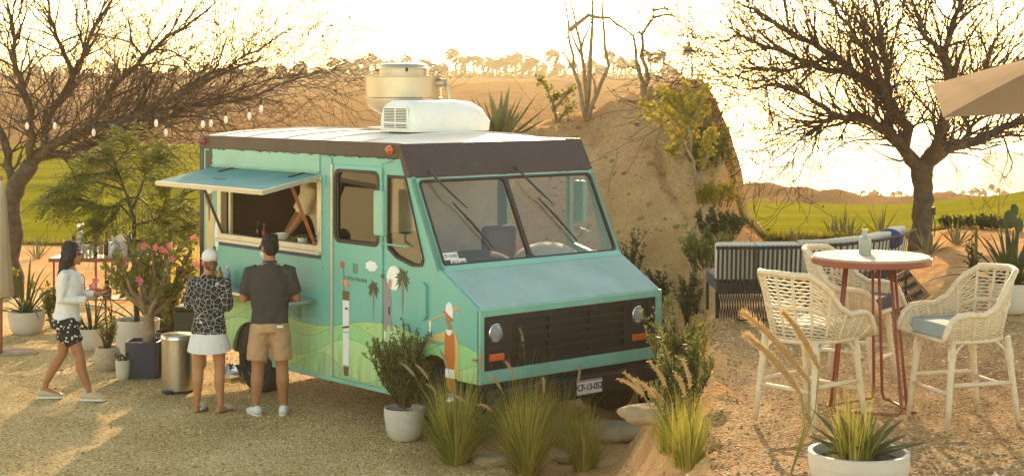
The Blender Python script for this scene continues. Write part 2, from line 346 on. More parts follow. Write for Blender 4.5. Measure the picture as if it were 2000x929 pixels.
# ---------------------------------------------------------------- food truck
# local frame: x runs from the nose to the rear, y = 0 is the near side (far side at -2.3), z up
TW = 2.3
truck = thing('food_truck', 'mint green step van food truck with golf mural and open serving hatch', 'food truck', (-.292, 14.15, 0), math.atan2(.754, -.657))
def tw(s, y, z):                          # truck frame -> world
    return truck.matrix_basis @ Vector((s, y, z))
def paint(name, col, bumps=.25, dirt=.25):
    m = mat(name, col, rough=.42, var=.09, scale=2.2, bump=.06, bscale=3, coat=.15)
    return m
TEAL = srgb(104, 184, 160); GRN = srgb(160, 206, 138)
def mural_paint():
    m = bpy.data.materials.new('mural_paint'); m.use_nodes = True; nt = m.node_tree; b = nt.nodes['Principled BSDF']; L = nt.links.new
    N = nt.nodes.new
    def math_(op, a, bb=None, c=None):
        n = N('ShaderNodeMath'); n.operation = op
        for i, q in enumerate((a, bb, c)):
            if q is None: continue
            if isinstance(q, (int, float)): n.inputs[i].default_value = q
            else: L(q, n.inputs[i])
        return n.outputs[0]
    tc = N('ShaderNodeTexCoord'); sp = N('ShaderNodeSeparateXYZ'); L(tc.outputs['Object'], sp.inputs[0]); X, Z = sp.outputs[0], sp.outputs[2]
    def hill(base, amp, freq, ph, steep=0):
        h = math_('MULTIPLY_ADD', math_('SINE', math_('MULTIPLY_ADD', X, freq, ph)), amp, base)
        return math_('SUBTRACT', h, Z)
    def mixc(f, a, c):
        n = N('ShaderNodeMix'); n.data_type = 'RGBA'
        L(f, n.inputs[0])
        for q, i in ((a, 6), (c, 7)):
            if isinstance(q, tuple): n.inputs[i].default_value = q
            else: L(q, n.inputs[i])
        return n.outputs[2]
    step = lambda v: math_('GREATER_THAN', v, 0)
    line = lambda v, wd: math_('LESS_THAN', math_('ABSOLUTE', v), wd)
    ns = N('ShaderNodeTexNoise'); ns.inputs['Scale'].default_value = 1.6; ns.inputs['Detail'].default_value = 7; L(tc.outputs['Object'], ns.inputs['Vector'])
    mp = N('ShaderNodeMapping'); mp.inputs['Scale'].default_value = (9, 9, 1.2); L(tc.outputs['Object'], mp.inputs[0])
    st = N('ShaderNodeTexNoise'); st.inputs['Scale'].default_value = 3; st.inputs['Detail'].default_value = 6; L(mp.outputs[0], st.inputs['Vector'])
    c = mixc(ns.outputs[0], srgb(90, 166, 156), srgb(120, 190, 176))
    cols = [(srgb(172, 205, 132), (.93, .07, 2.6, 4.2)), (srgb(150, 205, 138), (.84, .10, 3.9, .4)), (srgb(178, 214, 146), (.66, .13, 3.1, 2.0)), (srgb(150, 205, 145), (.50, .10, 4.6, 3.1))]
    for col, p in cols:
        h = hill(*p); c = mixc(step(h), c, col)
        c = mixc(math_('MULTIPLY', line(h, .0032), .55), c, srgb(70, 110, 70))
    # furrow lines inside the hills
    fr = math_('MULTIPLY_ADD', X, 5.2, math_('MULTIPLY', Z, 3.0))
    fl = math_('LESS_THAN', math_('ABSOLUTE', math_('SINE', math_('ADD', fr, math_('MULTIPLY', math_('MULTIPLY', Z, Z), 4.0)))), .035)
    inh = math_('MULTIPLY', math_('LESS_THAN', Z, .93), math_('MULTIPLY', math_('LESS_THAN', X, 2.15), fl))
    c = mixc(math_('MULTIPLY', inh, .35), c, srgb(110, 150, 90))
    rpn = N('ShaderNodeMapRange'); rpn.inputs[1].default_value = .52; rpn.inputs[2].default_value = .78; rpn.inputs[3].default_value = 0; rpn.inputs[4].default_value = .6
    L(st.outputs[0], rpn.inputs[0]); c = mixc(rpn.outputs[0], c, srgb(140, 165, 130))
    dz = N('ShaderNodeMapRange'); dz.inputs[1].default_value = .75; dz.inputs[2].default_value = .38; dz.inputs[3].default_value = 0; dz.inputs[4].default_value = 1; L(Z, dz.inputs[0])
    dn = N('ShaderNodeMapRange'); dn.inputs[1].default_value = .35; dn.inputs[2].default_value = .7; L(st.outputs[0], dn.inputs[0])
    c = mixc(math_('MULTIPLY', math_('MULTIPLY', dz.outputs[0], dn.outputs[0]), .7), c, srgb(150, 128, 92))   # road dust along the sill
    sc = N('ShaderNodeTexNoise'); sc.inputs['Scale'].default_value = 26; sc.inputs['Detail'].default_value = 3; L(tc.outputs['Object'], sc.inputs['Vector'])
    c = mixc(math_('MULTIPLY', math_('GREATER_THAN', sc.outputs[0], .71), .7), c, srgb(120, 96, 70))               # chips
    L(c, b.inputs['Base Color']); b.inputs['Roughness'].default_value = .4; b.inputs['Coat Weight'].default_value = .15
    bp = N('ShaderNodeBump'); bp.inputs['Strength'].default_value = .12; bp.inputs['Distance'].default_value = .04; L(ns.outputs[0], bp.inputs['Height']); L(bp.outputs[0], b.inputs['Normal'])
    return m
MURAL = mural_paint()
MINT = mat('mint_paint', srgb(124, 182, 162), rough=.36, var=.1, scale=3, bump=.05, bscale=4, coat=.2)
MINT2 = mat('hood_paint', srgb(146, 176, 166), rough=.5, var=.12, scale=3, bump=.06, bscale=2.5, coat=.08, spec=.3)
MAROON = mat('maroon_paint', srgb(62, 45, 41), rough=.5, var=.22, scale=5, bump=.15, bscale=12)
ROOFP = mat('roof_paint', srgb(222, 214, 198), rough=.55, var=.12, scale=2, bump=.1)
BLACKP = mat('black_plastic', srgb(34, 30, 36), rough=.45, var=.2)
RUBBER = mat('rubber', srgb(30, 28, 28), rough=.8, var=.25, bump=.2)
SEAL = mat('window_seal', srgb(52, 40, 36), rough=.6)
STEEL = mat('brushed_steel', srgb(196, 190, 180), rough=.28, metal=1, var=.08, scale=20)
GALV = mat('spun_aluminium', srgb(190, 178, 160), rough=.4, metal=.85, var=.1, scale=4)
CHROME = mat('chrome', srgb(225, 225, 225), rough=.12, metal=1, var=.03)
WHITEP = mat('white_plastic', srgb(232, 230, 222), rough=.45, var=.04)
ALU = mat('window_aluminium', srgb(205, 196, 178), rough=.4, metal=.5, var=.06)
WOODP = mat('prop_wood', srgb(150, 86, 44), rough=.6, var=.25, scale=14)
WOODD = mat('prop_wood_dark', srgb(72, 42, 32), rough=.6, var=.25, scale=14)
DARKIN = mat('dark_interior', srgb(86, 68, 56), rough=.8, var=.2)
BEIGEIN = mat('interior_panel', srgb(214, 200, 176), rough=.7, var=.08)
def glass(name, tint=(.85, .85, .82), dark=0):
    m = bpy.data.materials.new(name); m.use_nodes = True; nt = m.node_tree; L = nt.links.new
    nt.nodes.remove(nt.nodes['Principled BSDF'])
    g = nt.nodes.new('ShaderNodeBsdfGlossy'); g.inputs['Roughness'].default_value = .03
    t = nt.nodes.new('ShaderNodeBsdfTransparent'); t.inputs[0].default_value = (*tint, 1)
    lw = nt.nodes.new('ShaderNodeLayerWeight'); lw.inputs[0].default_value = .5
    pw = nt.nodes.new('ShaderNodeMath'); pw.operation = 'POWER'; pw.inputs[1].default_value = 4; L(lw.outputs['Facing'], pw.inputs[0])
    fr = nt.nodes.new('ShaderNodeMath'); fr.operation = 'MULTIPLY_ADD'; fr.inputs[1].default_value = .6; fr.inputs[2].default_value = .07; L(pw.outputs[0], fr.inputs[0])
    d = nt.nodes.new('ShaderNodeBsdfDiffuse'); d.inputs[0].default_value = (.5, .46, .38, 1)
    ns = nt.nodes.new('ShaderNodeTexNoise'); ns.inputs['Scale'].default_value = 3; ns.inputs['Detail'].default_value = 6
    mr = nt.nodes.new('ShaderNodeMapRange'); mr.inputs[1].default_value = .3; mr.inputs[2].default_value = .8; mr.inputs[3].default_value = .0; mr.inputs[4].default_value = .018
    L(ns.outputs[0], mr.inputs[0])
    m1 = nt.nodes.new('ShaderNodeMixShader'); m2 = nt.nodes.new('ShaderNodeMixShader')
    L(fr.outputs[0], m1.inputs[0]); L(t.outputs[0], m1.inputs[1]); L(g.outputs[0], m1.inputs[2])
    L(mr.outputs[0], m2.inputs[0]); L(m1.outputs[0], m2.inputs[1]); L(d.outputs[0], m2.inputs[2])
    L(m2.outputs[0], nt.nodes['Material Output'].inputs['Surface'])
    return m
GLASS = glass('window_glass'); TINT = glass('tinted_glass', (.18, .14, .12))
def arc(cx, cz, rad, a0, a1, n=8): return [(cx+rad*cos(R(a0+(a1-a0)*i/n)), cz+rad*sin(R(a0+(a1-a0)*i/n))) for i in range(n+1)]
SERV = [(2.44, 1.63), (4.33, 1.63), (4.33, 2.30), (2.44, 2.30)]
VENT = [(1.05, 2.40), (1.33, 2.40), (1.34, 1.80), (1.32, 1.70), (1.2, 1.63), (.95, 1.57), (.80, 1.58), (.77, 1.64)]
DWIN = rr((1.47, 1.74), (2.16, 2.40), .07)
outline = [(0, .61), (0, 1.26), (.54, 1.57), (.95, 2.38), (1.10, 2.57), (4.74, 2.57), (4.74, .42)]
outline += arc(3.74, .40, .36, 4, 176, 10)+[(3.30, .37), (.96, .37)]+arc(.62, .47, .33, -8, 168, 10)[:-1]+[(.29, .61)]
near = lambda a, b, t: (a, t, b)
def side(name, y0, y1, loops, m): return MB().plate(loops, near, y0, y1).build(name, m, truck)
side('side_wall', 0, -.035, [outline, SERV, VENT, DWIN], MURAL)
FW = [[(2.6, 1.5), (3.6, 1.5), (3.6, 2.25), (2.6, 2.25)], [(a*.0+min(a, 1.25), b) for a, b in VENT], rr((1.30, .62), (2.24, 2.46), .07)]
side('side_wall', -TW, -TW+.035, [outline]+FW, MINT)
# roof, slightly crowned
mb = MB(); n = 12
for i, s in enumerate((1.125, 1.35, 1.8, 4.70, 4.74)):
    for j in range(n+1):
        t = j/n; mb.v.append((s, -TW*t, 2.69+.075*sin(pi*t)**.7*(0 if i == 0 else .25 if i == 1 else 1)-(.012 if i in (0, 4) else 0)))
for i in range(4):
    for j in range(n): a = i*(n+1)+j; mb.f.append((a, a+1, a+n+2, a+n+1)); mb.m.append(0)
mb.build('roof', ROOFP, truck, smooth=40)
for s in (1.75, 2.45, 3.15, 3.85, 4.4):   # roof seams
    mb = MB(); mb.tube([(s, -TW*j/n, 2.692+.075*sin(pi*j/n)**.7) for j in range(n+1)], .012, 5); mb.build('roof_seam', ROOFP, truck)
# maroon band round the roof edge
for y in (.012, -TW-.012):
    mb = MB(); sgn = 1 if y > 0 else -1
    mb.plate([[(1.10, 2.555), (4.79, 2.555), (4.79, 2.67), (4.76, 2.70), (1.13, 2.70)]], near, y, y-sgn*.05)
    mb.build('roof_band', MAROON, truck, bevel=.008)
mb = MB(); random.seed(4)
for i in range(90):
    s = random.uniform(1.15, 4.7); mb.ball((s, .013, 2.553+random.uniform(-.004, .014)), (random.uniform(.01, .03), .006, random.uniform(.003, .007)), 6, 4)
mb.build('sealant_bead', MAROON, truck, kind='stuff')
MB().box((4.70, .008, .44), (4.785, -.05, 2.56)).build('corner_post', BLACKP, truck, bevel=.01)
MB().box((4.74, 0.004, .42), (4.77, -TW, 2.69)).build('rear_wall', MAROON, truck)
# visor above the windscreen: sloping dark panel wrapping the front
def front_panel(name, s0, z0, s1, z1, t0, t1, m, thick=.03, holes=()):
    d = Vector((s1-s0, 0, z1-z0)); L_ = d.length; d.normalize(); nrm = Vector((-d.z, 0, d.x))
    fn = lambda a, b, t: tuple(Vector((s0, -a, z0))+d*b+nrm*t)
    mb = MB(); mb.plate([[(t0, 0), (t1, 0), (t1, L_), (t0, L_)]]+list(holes), fn, 0, -thick)
    return mb.build(name, m, truck)
MB().plate([[(.955, 2.385), (1.13, 2.70), (1.13, 2.555), (1.06, 2.385)]], near, .014, -TW-.014).build('visor', MAROON, truck, bevel=.012)
Lw = math.hypot(.41, .81)
# windscreen frame with two panes
P1 = rr((.07, .05), (1.085, Lw-.04), .05); P2 = rr((1.13, .05), (2.23, Lw-.04), .05)
front_panel('windscreen_frame', .54, 1.57, .95, 2.38, 0, TW, MINT, .04, [rr((.05, .03), (2.25, Lw-.02), .05)])
d_ = Vector((.41, 0, .81)).normalized(); nr_ = Vector((-d_.z, 0, d_.x))
wfn = lambda a, b, t: tuple(Vector((.54, -a, 1.57))+d_*b+nr_*t)
MB().plate([rr((.05, .03), (2.25, Lw-.02), .05), P1, P2], wfn, .012, -.02).build('windscreen_seal', SEAL, truck)
for P in (P1, P2): MB().plate([P], wfn, -.004, -.009).build('windscreen', GLASS, truck)
# hood, nose
MB().plate([[(.03, 0), (TW-.03, 0), (TW-.03, 1), (.03, 1)]], lambda a, b, t: (lerp(-.005, .53, b), -a, lerp(1.262, 1.572, b)+.03*sin(pi*a/TW)+t), .012, -.02).build('hood', MINT2, truck, bevel=.008)
mb = MB(); mb.plate([[(.04, .0), (TW-.04, .0), (TW-.04, .09), (.04, .09)]], lambda a, b, t: (.48+b*.6, -a, 1.545+b*.45+t), .02, .005); mb.build('cowl_panel', MINT, truck)
GR = [(.05, .72), (TW-.07, .72), (TW-.07, 1.20), (.05, 1.20)]
ffn = lambda a, b, t: (-t, -a, b)
MB().plate([[(0, .61), (TW, .61), (TW, 1.265), (0, 1.265)], GR], ffn, .02, -.03).build('nose_frame', MINT, truck, bevel=.006)
grille = MB().plate([[(.05, .72), (TW-.07, .72), (TW-.07, 1.20), (.05, 1.20)], rr((.40, .775), (.84, 1.145), .02), rr((.86, .775), (1.36, 1.145), .02), rr((1.38, .775), (1.80, 1.145), .02),
    rr((.09, .93), (.32, 1.16), .02), rr((1.88, .93), (2.13, 1.16), .02)], ffn, -.005, -.03).build('grille', BLACKP, truck, bevel=.005)
for k in range(4):
    for a, b in ((.40, .84), (.86, 1.36), (1.38, 1.80)):
        z = .855+k*.073; MB().box((.004, -b-.005, z-.011), (.03, -a+.005, z+.011)).build('grille_bar', BLACKP, grille, bevel=.004)
MB().box((.05, -2.18, .70), (.07, -.06, 1.2)).build('radiator', mat('radiator', srgb(48, 40, 38), rough=.7, var=.3, scale=60), truck)
AMBER = mat('amber_lens', srgb(205, 92, 30), rough=.25, var=.15, scale=30, coat=.5)
REDL = mat('red_lens', srgb(140, 30, 30), rough=.25, var=.1, coat=.5)
HLG = mat('lamp_glass', (.9, .9, .9), rough=.08, trans=.7, var=.02, bump=.5, bscale=60)
for tc_ in (.205, 2.0):
    h = MB().plate([rr((tc_-.115, .93), (tc_+.115, 1.16), .02), [(tc_+.088*cos(2*pi*i/24), 1.045+.088*sin(2*pi*i/24)) for i in range(24)]], ffn, .0, -.03).build('headlight', BLACKP, truck, bevel=.004)
    Mh = Matrix.Translation((.02, -tc_, 1.045)) @ Matrix.Rotation(R(-90), 4, 'Y')
    MB().lathe([(.086, -.0), (.086, .018), (.078, .024), (.078, .0)], 28, Mh).build('bezel', CHROME, h, smooth=30)
    MB().lathe([(.001, -.05), (.03, -.045), (.06, -.025), (.078, .004)], 24, Mh).build('reflector', CHROME, h, smooth=True)
    MB().lathe([(.001, .03), (.03, .028), (.06, .02), (.079, .008)], 24, Mh).build('lens', HLG, h, smooth=True)
    MB().box((-.016, -tc_-.085, .80), (.012, -tc_+.085, .865)).build('indicator', AMBER, truck, bevel=.008)
MB().box((.03, -TW+.06, .34), (.06, -.06, .74)).build('light_leak_panel', BLACKP, truck)  # panel added behind the bumper to block the light leak under the nose
MB().box((-.10, -TW+.1, .36), (.02, -.1, .56)).build('bumper', mat('bumper_black', srgb(36, 34, 34), rough=.5), truck, bevel=.02)
PLATE = mat('plate_white', srgb(226, 222, 210), rough=.5, var=.06); INK = mat('print_black', srgb(34, 32, 34), rough=.6)
def text_mesh(name, txt, size, m, parent, M, ext=.0008, spacing=1, bold=0, fit=None):
    c = bpy.data.curves.new('t', 'FONT'); c.body = txt; c.size = size; c.extrude = ext; c.align_x = 'CENTER'; c.align_y = 'CENTER'; c.space_character = spacing; c.offset = bold; c.resolution_u = 2
    o = bpy.data.objects.new('t', c); COL.objects.link(o)
    dg = bpy.context.evaluated_depsgraph_get(); me = bpy.data.meshes.new_from_object(o.evaluated_get(dg)); bpy.data.objects.remove(o); bpy.data.curves.remove(c)
    me.materials.clear(); me.materials.append(m); me.transform(M)
    ob = bpy.data.objects.new(name, me); COL.objects.link(ob); ob.parent = parent
    return ob
# text on the front: reads along +t (local -y), facing -x
TF = lambda s, t, z: Matrix.Translation((s, -t, z)) @ Matrix(((0, 0, -1, 0), (-1, 0, 0, 0), (0, 1, 0, 0), (0, 0, 0, 1)))
TS = lambda s, z, y=.003: Matrix.Translation((s, y, z)) @ Matrix(((-1, 0, 0, 0), (0, 0, 1, 0), (0, 1, 0, 0), (0, 0, 0, 1)))
pl = MB().box((-.115, -1.40, .40), (-.108, -1.08, .53)).build('license_plate', PLATE, truck, bevel=.004)
text_mesh('plate_number', 'CF-13-052', .085, INK, pl, TF(-.117, 1.24, .462), spacing=.88, bold=.0015)
MB().box((-.117, -1.39, .518), (-.1155, -1.09, .527)).build('plate_strip', mat('plate_red', srgb(150, 60, 50)), pl)
for (t, b, txt) in ((.16, .125, 'CF-13-052'), (.235, .06, 'RE·71·660')):
    q = MB().plate([rr((t-.09, b-.035), (t+.09, b+.035), .008)], wfn, .003, .001).build('windscreen_plate', PLATE, truck)
    M_ = Matrix.Translation(wfn(t, b, .0045)) @ Matrix(((0, d_.x, nr_.x, 0), (-1, 0, 0, 0), (0, d_.z, nr_.z, 0), (0, 0, 0, 1)))
    text_mesh('plate_number', txt, .045, INK, q, M_, spacing=.85)
# wipers hang from the visor
for t0, dt in ((.18, .0), (1.25, .02)):
    wp = MB().ball((.93, -t0, 2.44), (.02, .03, .025), 8, 6).build('wiper', BLACKP, truck)
    a = Vector(wfn(t0, Lw+.04, .05)); e = Vector(wfn(t0+.33, .42, .045)); k = a.lerp(e, .45)+nr_*.03
    MB().tube([a, k, Vector(wfn(t0+.30, .56, .06))], [.012, .010, .006], 6).build('wiper_arm', BLACKP, wp)
    MB().tube([wfn(t0+.18, .64, .022), wfn(t0+.33, .42, .028), wfn(t0+.50, .16, .022)], [.007, .014, .007], 6).build('wiper_blade', BLACKP, wp)
# driver side door (near side)
MB().plate([rr((1.40, .40), (2.20, 2.47), .03), DWIN], near, .016, .001).build('door', MURAL, truck, bevel=.005)
dr = truck.children[-1]
MB().plate([rr((1.44, 1.71), (2.19, 2.43), .085), rr((1.475, 1.745), (2.155, 2.395), .07)], near, .022, .002).build('window_seal', SEAL, dr)
MB().plate([DWIN], near, -.008, -.014).build('window_pane', TINT, dr)
MB().plate([rr((1.46, .52), (2.12, .86), .06), rr((1.475, .535), (2.105, .845), .05)], near, .020, .004).build('lower_hatch', MURAL, dr)
MB().box((2.205, .03, .40), (2.235, .0, 2.47)).build('door_rail', ALU, dr, bevel=.005)
MB().plate([[(2.24, .36), (2.42, .36), (2.42, 2.54), (2.24, 2.54)]], near, .012, .001).build('pillar_cover', MURAL, truck, bevel=.006)
MB().box((.96, .02, .345), (3.30, -.05, .385)).build('side_skirt', MINT, truck, bevel=.006)
for z in (.92, .80): MB().box((2.45, .006, z), (4.66, .0, z+.012)).build('panel_seam', MURAL, truck)
for s, z in ((4.1, .86),): MB().box((2.42, .008, z), (4.66, .0, z+.02)).build('rub_rail', MURAL, truck)
MB().plate([VENT, [(lerp(1.07, a, .93), lerp(1.98, b, .93)) for a, b in VENT]], near, .012, -.02).build('quarter_window_seal', SEAL, truck)
MB().plate([VENT], near, -.012, -.018).build('quarter_window', GLASS, truck)
MB().plate([rr((.72, 1.10), (.84, 1.44), .05)], near, .03, .0).build('vent_cover', MURAL, truck, bevel=.01)
# mirrors
def mirror(y, sg):
    m = MB().box((1.20, y+sg*.10, 1.84), (1.34, y+sg*.16, 2.26)).build('mirror', MINT, truck, bevel=.012)
    MB().box((1.341, y+sg*.106, 1.86), (1.344, y+sg*.154, 2.24)).build('mirror_glass', CHROME, m)
    MB().tube([(1.27, y+sg*.005, 2.53), (1.27, y+sg*.12, 2.50), (1.27, y+sg*.13, 2.26)], .009, 6).build('mirror_arm', MINT, m)
    MB().tube([(1.27, y+sg*.13, 1.84), (1.27, y+sg*.13, 1.77), (1.1, y+sg*.06, 1.755), (1.0, y+sg*.005, 1.75)], .009, 6).build('mirror_arm', MINT, m)
mirror(0, 1); mirror(-TW, -1)
for s, m in ((4.68, REDL), (1.27, AMBER)):
    MB().lathe([(.045, 0), (.045, .012), (.036, .016), (.03, .04), (.012, .058), (.001, .06)], 16, Matrix.Translation((s, .012, 2.635)) @ Matrix.Rotation(R(-90), 4, 'X')).build('marker_light', m, truck, smooth=40)
# wheels
for s, y in ((.62, -.05), (3.74, -.05), (.62, -TW+.27), (3.74, -TW+.27)):
    Mw = Matrix.Translation((s, y-.11, .36)) @ Matrix.Rotation(R(-90), 4, 'X')
    wh = MB().lathe([(.10, -.02), (.17, -.03), (.215, .06), (.215, .09), (.20, .09), (.19, .02)], 28, Mw).build('wheel', mat('wheel_steel', srgb(70, 66, 62), rough=.5, metal=.4), truck, smooth=40)
    MB().lathe([(.215, -.1), (.30, -.11), (.35, -.09), (.36, 0), (.35, .09), (.30, .11), (.215, .1)], 32, Mw).build('tyre', RUBBER, wh, smooth=True)
    MB().lathe([(.001, .04), (.05, .035), (.07, 0), (.10, -.02)], 20, Mw).build('hub', CHROME, wh, smooth=True)
# chassis and floor
mb = MB(); mb.box((.1, -TW+.06, .44), (4.7, -.45, .52)); mb.build('floor_pan', BLACKP, truck)
MB().box((.98, -.37, .40), (3.36, -.05, .5)).build('sill_beam', BLACKP, truck)
MB().plate([arc(3.74, .40, .40, 0, 180, 10)], near, -.04, -.36).build('wheel_arch', BLACKP, truck)
MB().box((3.36, -.36, .80), (4.12, -.05, .83)).build('wheel_arch', BLACKP, truck)
MB().box((4.78, -TW+.05, .40), (4.90, -.02, .52)).build('rear_bumper', STEEL, truck, bevel=.01)
# interior
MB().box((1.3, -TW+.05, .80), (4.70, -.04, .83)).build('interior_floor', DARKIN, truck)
MB().plate([[(.10, .83), (2.20, .83), (2.20, 2.52), (.10, 2.52)]], lambda a, b, t: (2.32+t, -a, b), 0, .03).build('partition', BEIGEIN, truck)
MB().box((2.45, -TW+.60, .83), (4.65, -TW+.10, 1.45)).build('back_counter', STEEL, truck)
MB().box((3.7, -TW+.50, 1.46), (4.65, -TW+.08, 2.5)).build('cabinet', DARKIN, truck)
MB().box((2.45, -.55, 1.50), (4.60, -.06, 1.56)).build('serving_counter', STEEL, truck)
mb = MB(); random.seed(8)
for s_, z0, z1 in ((.02, .66, 1.24), (2.26, .45, 2.5), (2.40, .45, 2.5), (1.38, .45, 2.5)):
    for i in range(int((z1-z0)/.07)): mb.ball((s_, .004 if s_ < 2 else .014, z0+i*.07), .006, 6, 4)
for i in range(60): mb.ball((2.5+i*.036, .003, .95), .006, 6, 4)
mb.build('rivets', MURAL, truck, kind='stuff')
MB().box((1.2, -TW+.05, 2.54), (4.7, -.05, 2.555)).build('ceiling_lining', BEIGEIN, truck)
MB().box((.50, -TW+.08, 1.30), (.78, -.08, 1.46)).build('dashboard', BLACKP, truck, bevel=.03)
mb = MB(); mb.ball((1.0, -.75, 1.50), (.30, .48, .17), 18, 12); mb.ball((.95, -.55, 1.47), (.2, .3, .15), 14, 9); mb.build('seat_bundle', mat('dark_cloth', srgb(44, 40, 38), rough=.9, var=.3, bump=.8, bscale=9), truck, smooth=True)
mb = MB(); mb.ball((.98, -1.70, 1.42), (.34, .42, .27), 18, 12); mb.build('engine_cover', mat('white_sheet', srgb(222, 216, 200), rough=.8, var=.06, bump=.6, bscale=6), truck, smooth=True)
for t in (.5, 1.75):
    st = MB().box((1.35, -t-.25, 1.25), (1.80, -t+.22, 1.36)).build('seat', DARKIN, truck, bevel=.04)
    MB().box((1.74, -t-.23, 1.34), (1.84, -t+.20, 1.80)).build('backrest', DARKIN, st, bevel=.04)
# serving hatch: aluminium window frame, raised flap, wooden props
fr = MB().plate([[(2.40, 1.585), (4.375, 1.585), (4.375, 2.345), (2.40, 2.345)], [(2.47, 1.655), (4.30, 1.655), (4.30, 2.275), (2.47, 2.275)]], near, .03, -.05).build('serving_window', ALU, truck, bevel=.006)
MB().box((4.18, -.02, 1.655), (4.22, -.05, 2.275)).build('mullion', ALU, fr)
MB().box((2.40, .06, 1.565), (4.37, .0, 1.60)).build('sill', ALU, fr, bevel=.005)
MB().plate([[(2.38, 1.52), (4.38, 1.52), (4.38, 1.583), (2.38, 1.583)]], near, .004, .001).build('blue_stripe', mat('blue_stripe', srgb(58, 84, 110)), truck)
flap_a = R(-11); FL = .66
def ffl(s, d, t): return (s, .02+d*cos(flap_a)-t*sin(flap_a), 2.335+d*sin(flap_a)+t*cos(flap_a))
hatch = MB().plate([[(2.44, 0), (4.52, 0), (4.52, FL), (2.44, FL)]], lambda a, b, t: ffl(a, b, t), 0, .022).build('awning_flap', mat('flap_paint', srgb(88, 146, 140), rough=.6, var=.12, scale=3, spec=.2), truck, bevel=.005)
MB().plate([[(2.44, FL), (4.52, FL), (4.52, FL+.025), (2.44, FL+.025)]], lambda a, b, t: ffl(a, b, t), -.02, .024).build('flap_edge', ALU, hatch)
MB().plate([[(2.415, 0), (2.44, 0), (2.44, FL+.025), (2.415, FL+.025)]], lambda a, b, t: ffl(a, b, t), -.02, .024).build('flap_edge', ALU, hatch)
MB().plate([[(3.55, .40), (3.80, .40), (3.80, .415), (3.55, .415)]], lambda a, b, t: ffl(a, b, t), .022, .026).build('handle_slot', SEAL, hatch)
MB().box((2.45, .035, 2.37), (4.50, .0, 2.385)).build('rain_gutter', MINT, truck, bevel=.003)
MB().box((2.45, .012, 2.385), (4.50, .0, 2.56)).build('header_panel', MINT, truck, bevel=.003)
for s in (2.72, 4.08):
    MB().plate([[(s-.025, -.01), (s+.025, -.01), (s+.015, .17), (s-.015, .17)]], lambda a, b, t: ffl(a, b, t), .024, .034).build('hinge', SEAL, hatch)
for s, m in ((2.50, WOODP), (4.26, WOODD)):
    a = Vector(ffl(s, .30, -.005)); b = Vector((s, .03, 1.66)); MB().tube([a, b], [(.035, .012)]*2, 4, up=(0, 1, 0)).build('flap_prop', m, truck)
sh = MB().box((2.50, .33, 1.085), (4.30, .02, 1.115)).build('counter_shelf', STEEL, truck, bevel=.004)
for s in (2.75, 3.4, 4.05):
    mb = MB(); mb.plate([[(.03, 1.083), (.28, 1.083), (.05, .90), (.03, .90)]], lambda a, b, t: (s+t, a, b), -.01, .01); mb.build('shelf_bracket', STEEL, sh)
MB().box((4.43, .012, 1.40), (4.50, .0, 1.50)).build('socket_box', mat('brass', srgb(120, 90, 50), rough=.5, metal=.5), truck, bevel=.004)
MB().box((2.40, .03, 2.28), (2.46, .012, 2.31)).build('hook_bracket', MINT, truck); MB().box((2.33, .026, 2.24), (2.36, .012, 2.36)).build('hook_bracket', MINT, truck)
# roof ventilator
RF = 2.72
def roof_z(y): return 2.69+.075*max(0, sin(pi*min(1, max(0, -y/TW))))**.7
fan = MB().box((2.62, -1.66, RF), (3.18, -1.10, 2.80)).build('exhaust_fan', GALV, truck, bevel=.01)
Mf = Matrix.Translation((2.9, -1.375, 0))
MB().lathe([(.15, 2.78), (.15, 2.84), (.17, 2.88), (.27, 2.95), (.36, 3.00), (.40, 3.07), (.405, 3.11)], 40, Mf).build('fan_bowl', GALV, fan, smooth=40)
MB().lathe([(.405, 3.11), (.415, 3.115), (.405, 3.12), (.41, 3.33), (.435, 3.335), (.435, 3.342), (.27, 3.335)], 40, Mf).build('fan_drum', GALV, fan, smooth=30)
MB().lathe([(.265, 3.33), (.265, 3.415), (.285, 3.418), (.285, 3.428), (.265, 3.44), (.25, 3.47), (.22, 3.478), (.001, 3.482)], 36, Mf).build('fan_cap', GALV, fan, smooth=30)
for q in (200, 310, 60): MB().box((-.012, .262, 3.39), (.012, .29, 3.43), Mf @ Matrix.Rotation(R(q), 4, 'Z')).build('cap_clip', SEAL, fan)
Mo = Mf @ Matrix.Rotation(R(205), 4, 'Z')
MB().tube([(.38, 0, 3.27), (.50, 0, 3.27)], .045, 14, M=Mo).build('motor_outlet', GALV, fan, smooth=40)
MB().tube([(.49, 0, 3.27), (.53, 0, 3.22), (.54, 0, 3.12), (.53, 0, 2.80)], .02, 8, M=Mo).build('cable_conduit', GALV, fan, smooth=True)
# rooftop air conditioner
def ac_loop(y, k, dz):                    # cross-section in (s, z) with rounded top
    s0, s1, z0, z1 = 1.85+.10*k, 2.42-.06*k, 2.775, 3.09-dz
    return [(s, y, z) for s, z in ((s0, z0), (s0-.02, z0+.10), (s0+.02, z1-.08), (s0+.08, z1-.015), (s0+.15, z1), (s1-.15, z1), (s1-.06, z1-.03), (s1, z1-.12), (s1, z0))]
mb = MB(); st = [(-.70, .5, .10), (-.72, .15, .03), (-.76, 0, 0), (-1.0, 0, 0), (-1.35, 0, 0), (-1.55, .05, .02), (-1.68, .3, .07), (-1.75, .8, .15), (-1.77, 1.2, .22)]
for y, k, dz in st: mb.v += ac_loop(y, k, dz)
for i in range(len(st)-1):
    for j in range(9): mb.f.append((i*9+j, i*9+(j+1) % 9, (i+1)*9+(j+1) % 9, (i+1)*9+j)); mb.m.append(0)
mb.f += [tuple(range(9)), tuple(range(8*9, 9*9))]; mb.m += [0, 0]
ac = mb.build('air_conditioner', WHITEP, truck, smooth=50)
MB().box((1.9, -1.65, 2.70), (2.38, -.80, 2.78)).build('mount_gasket', BLACKP, ac)
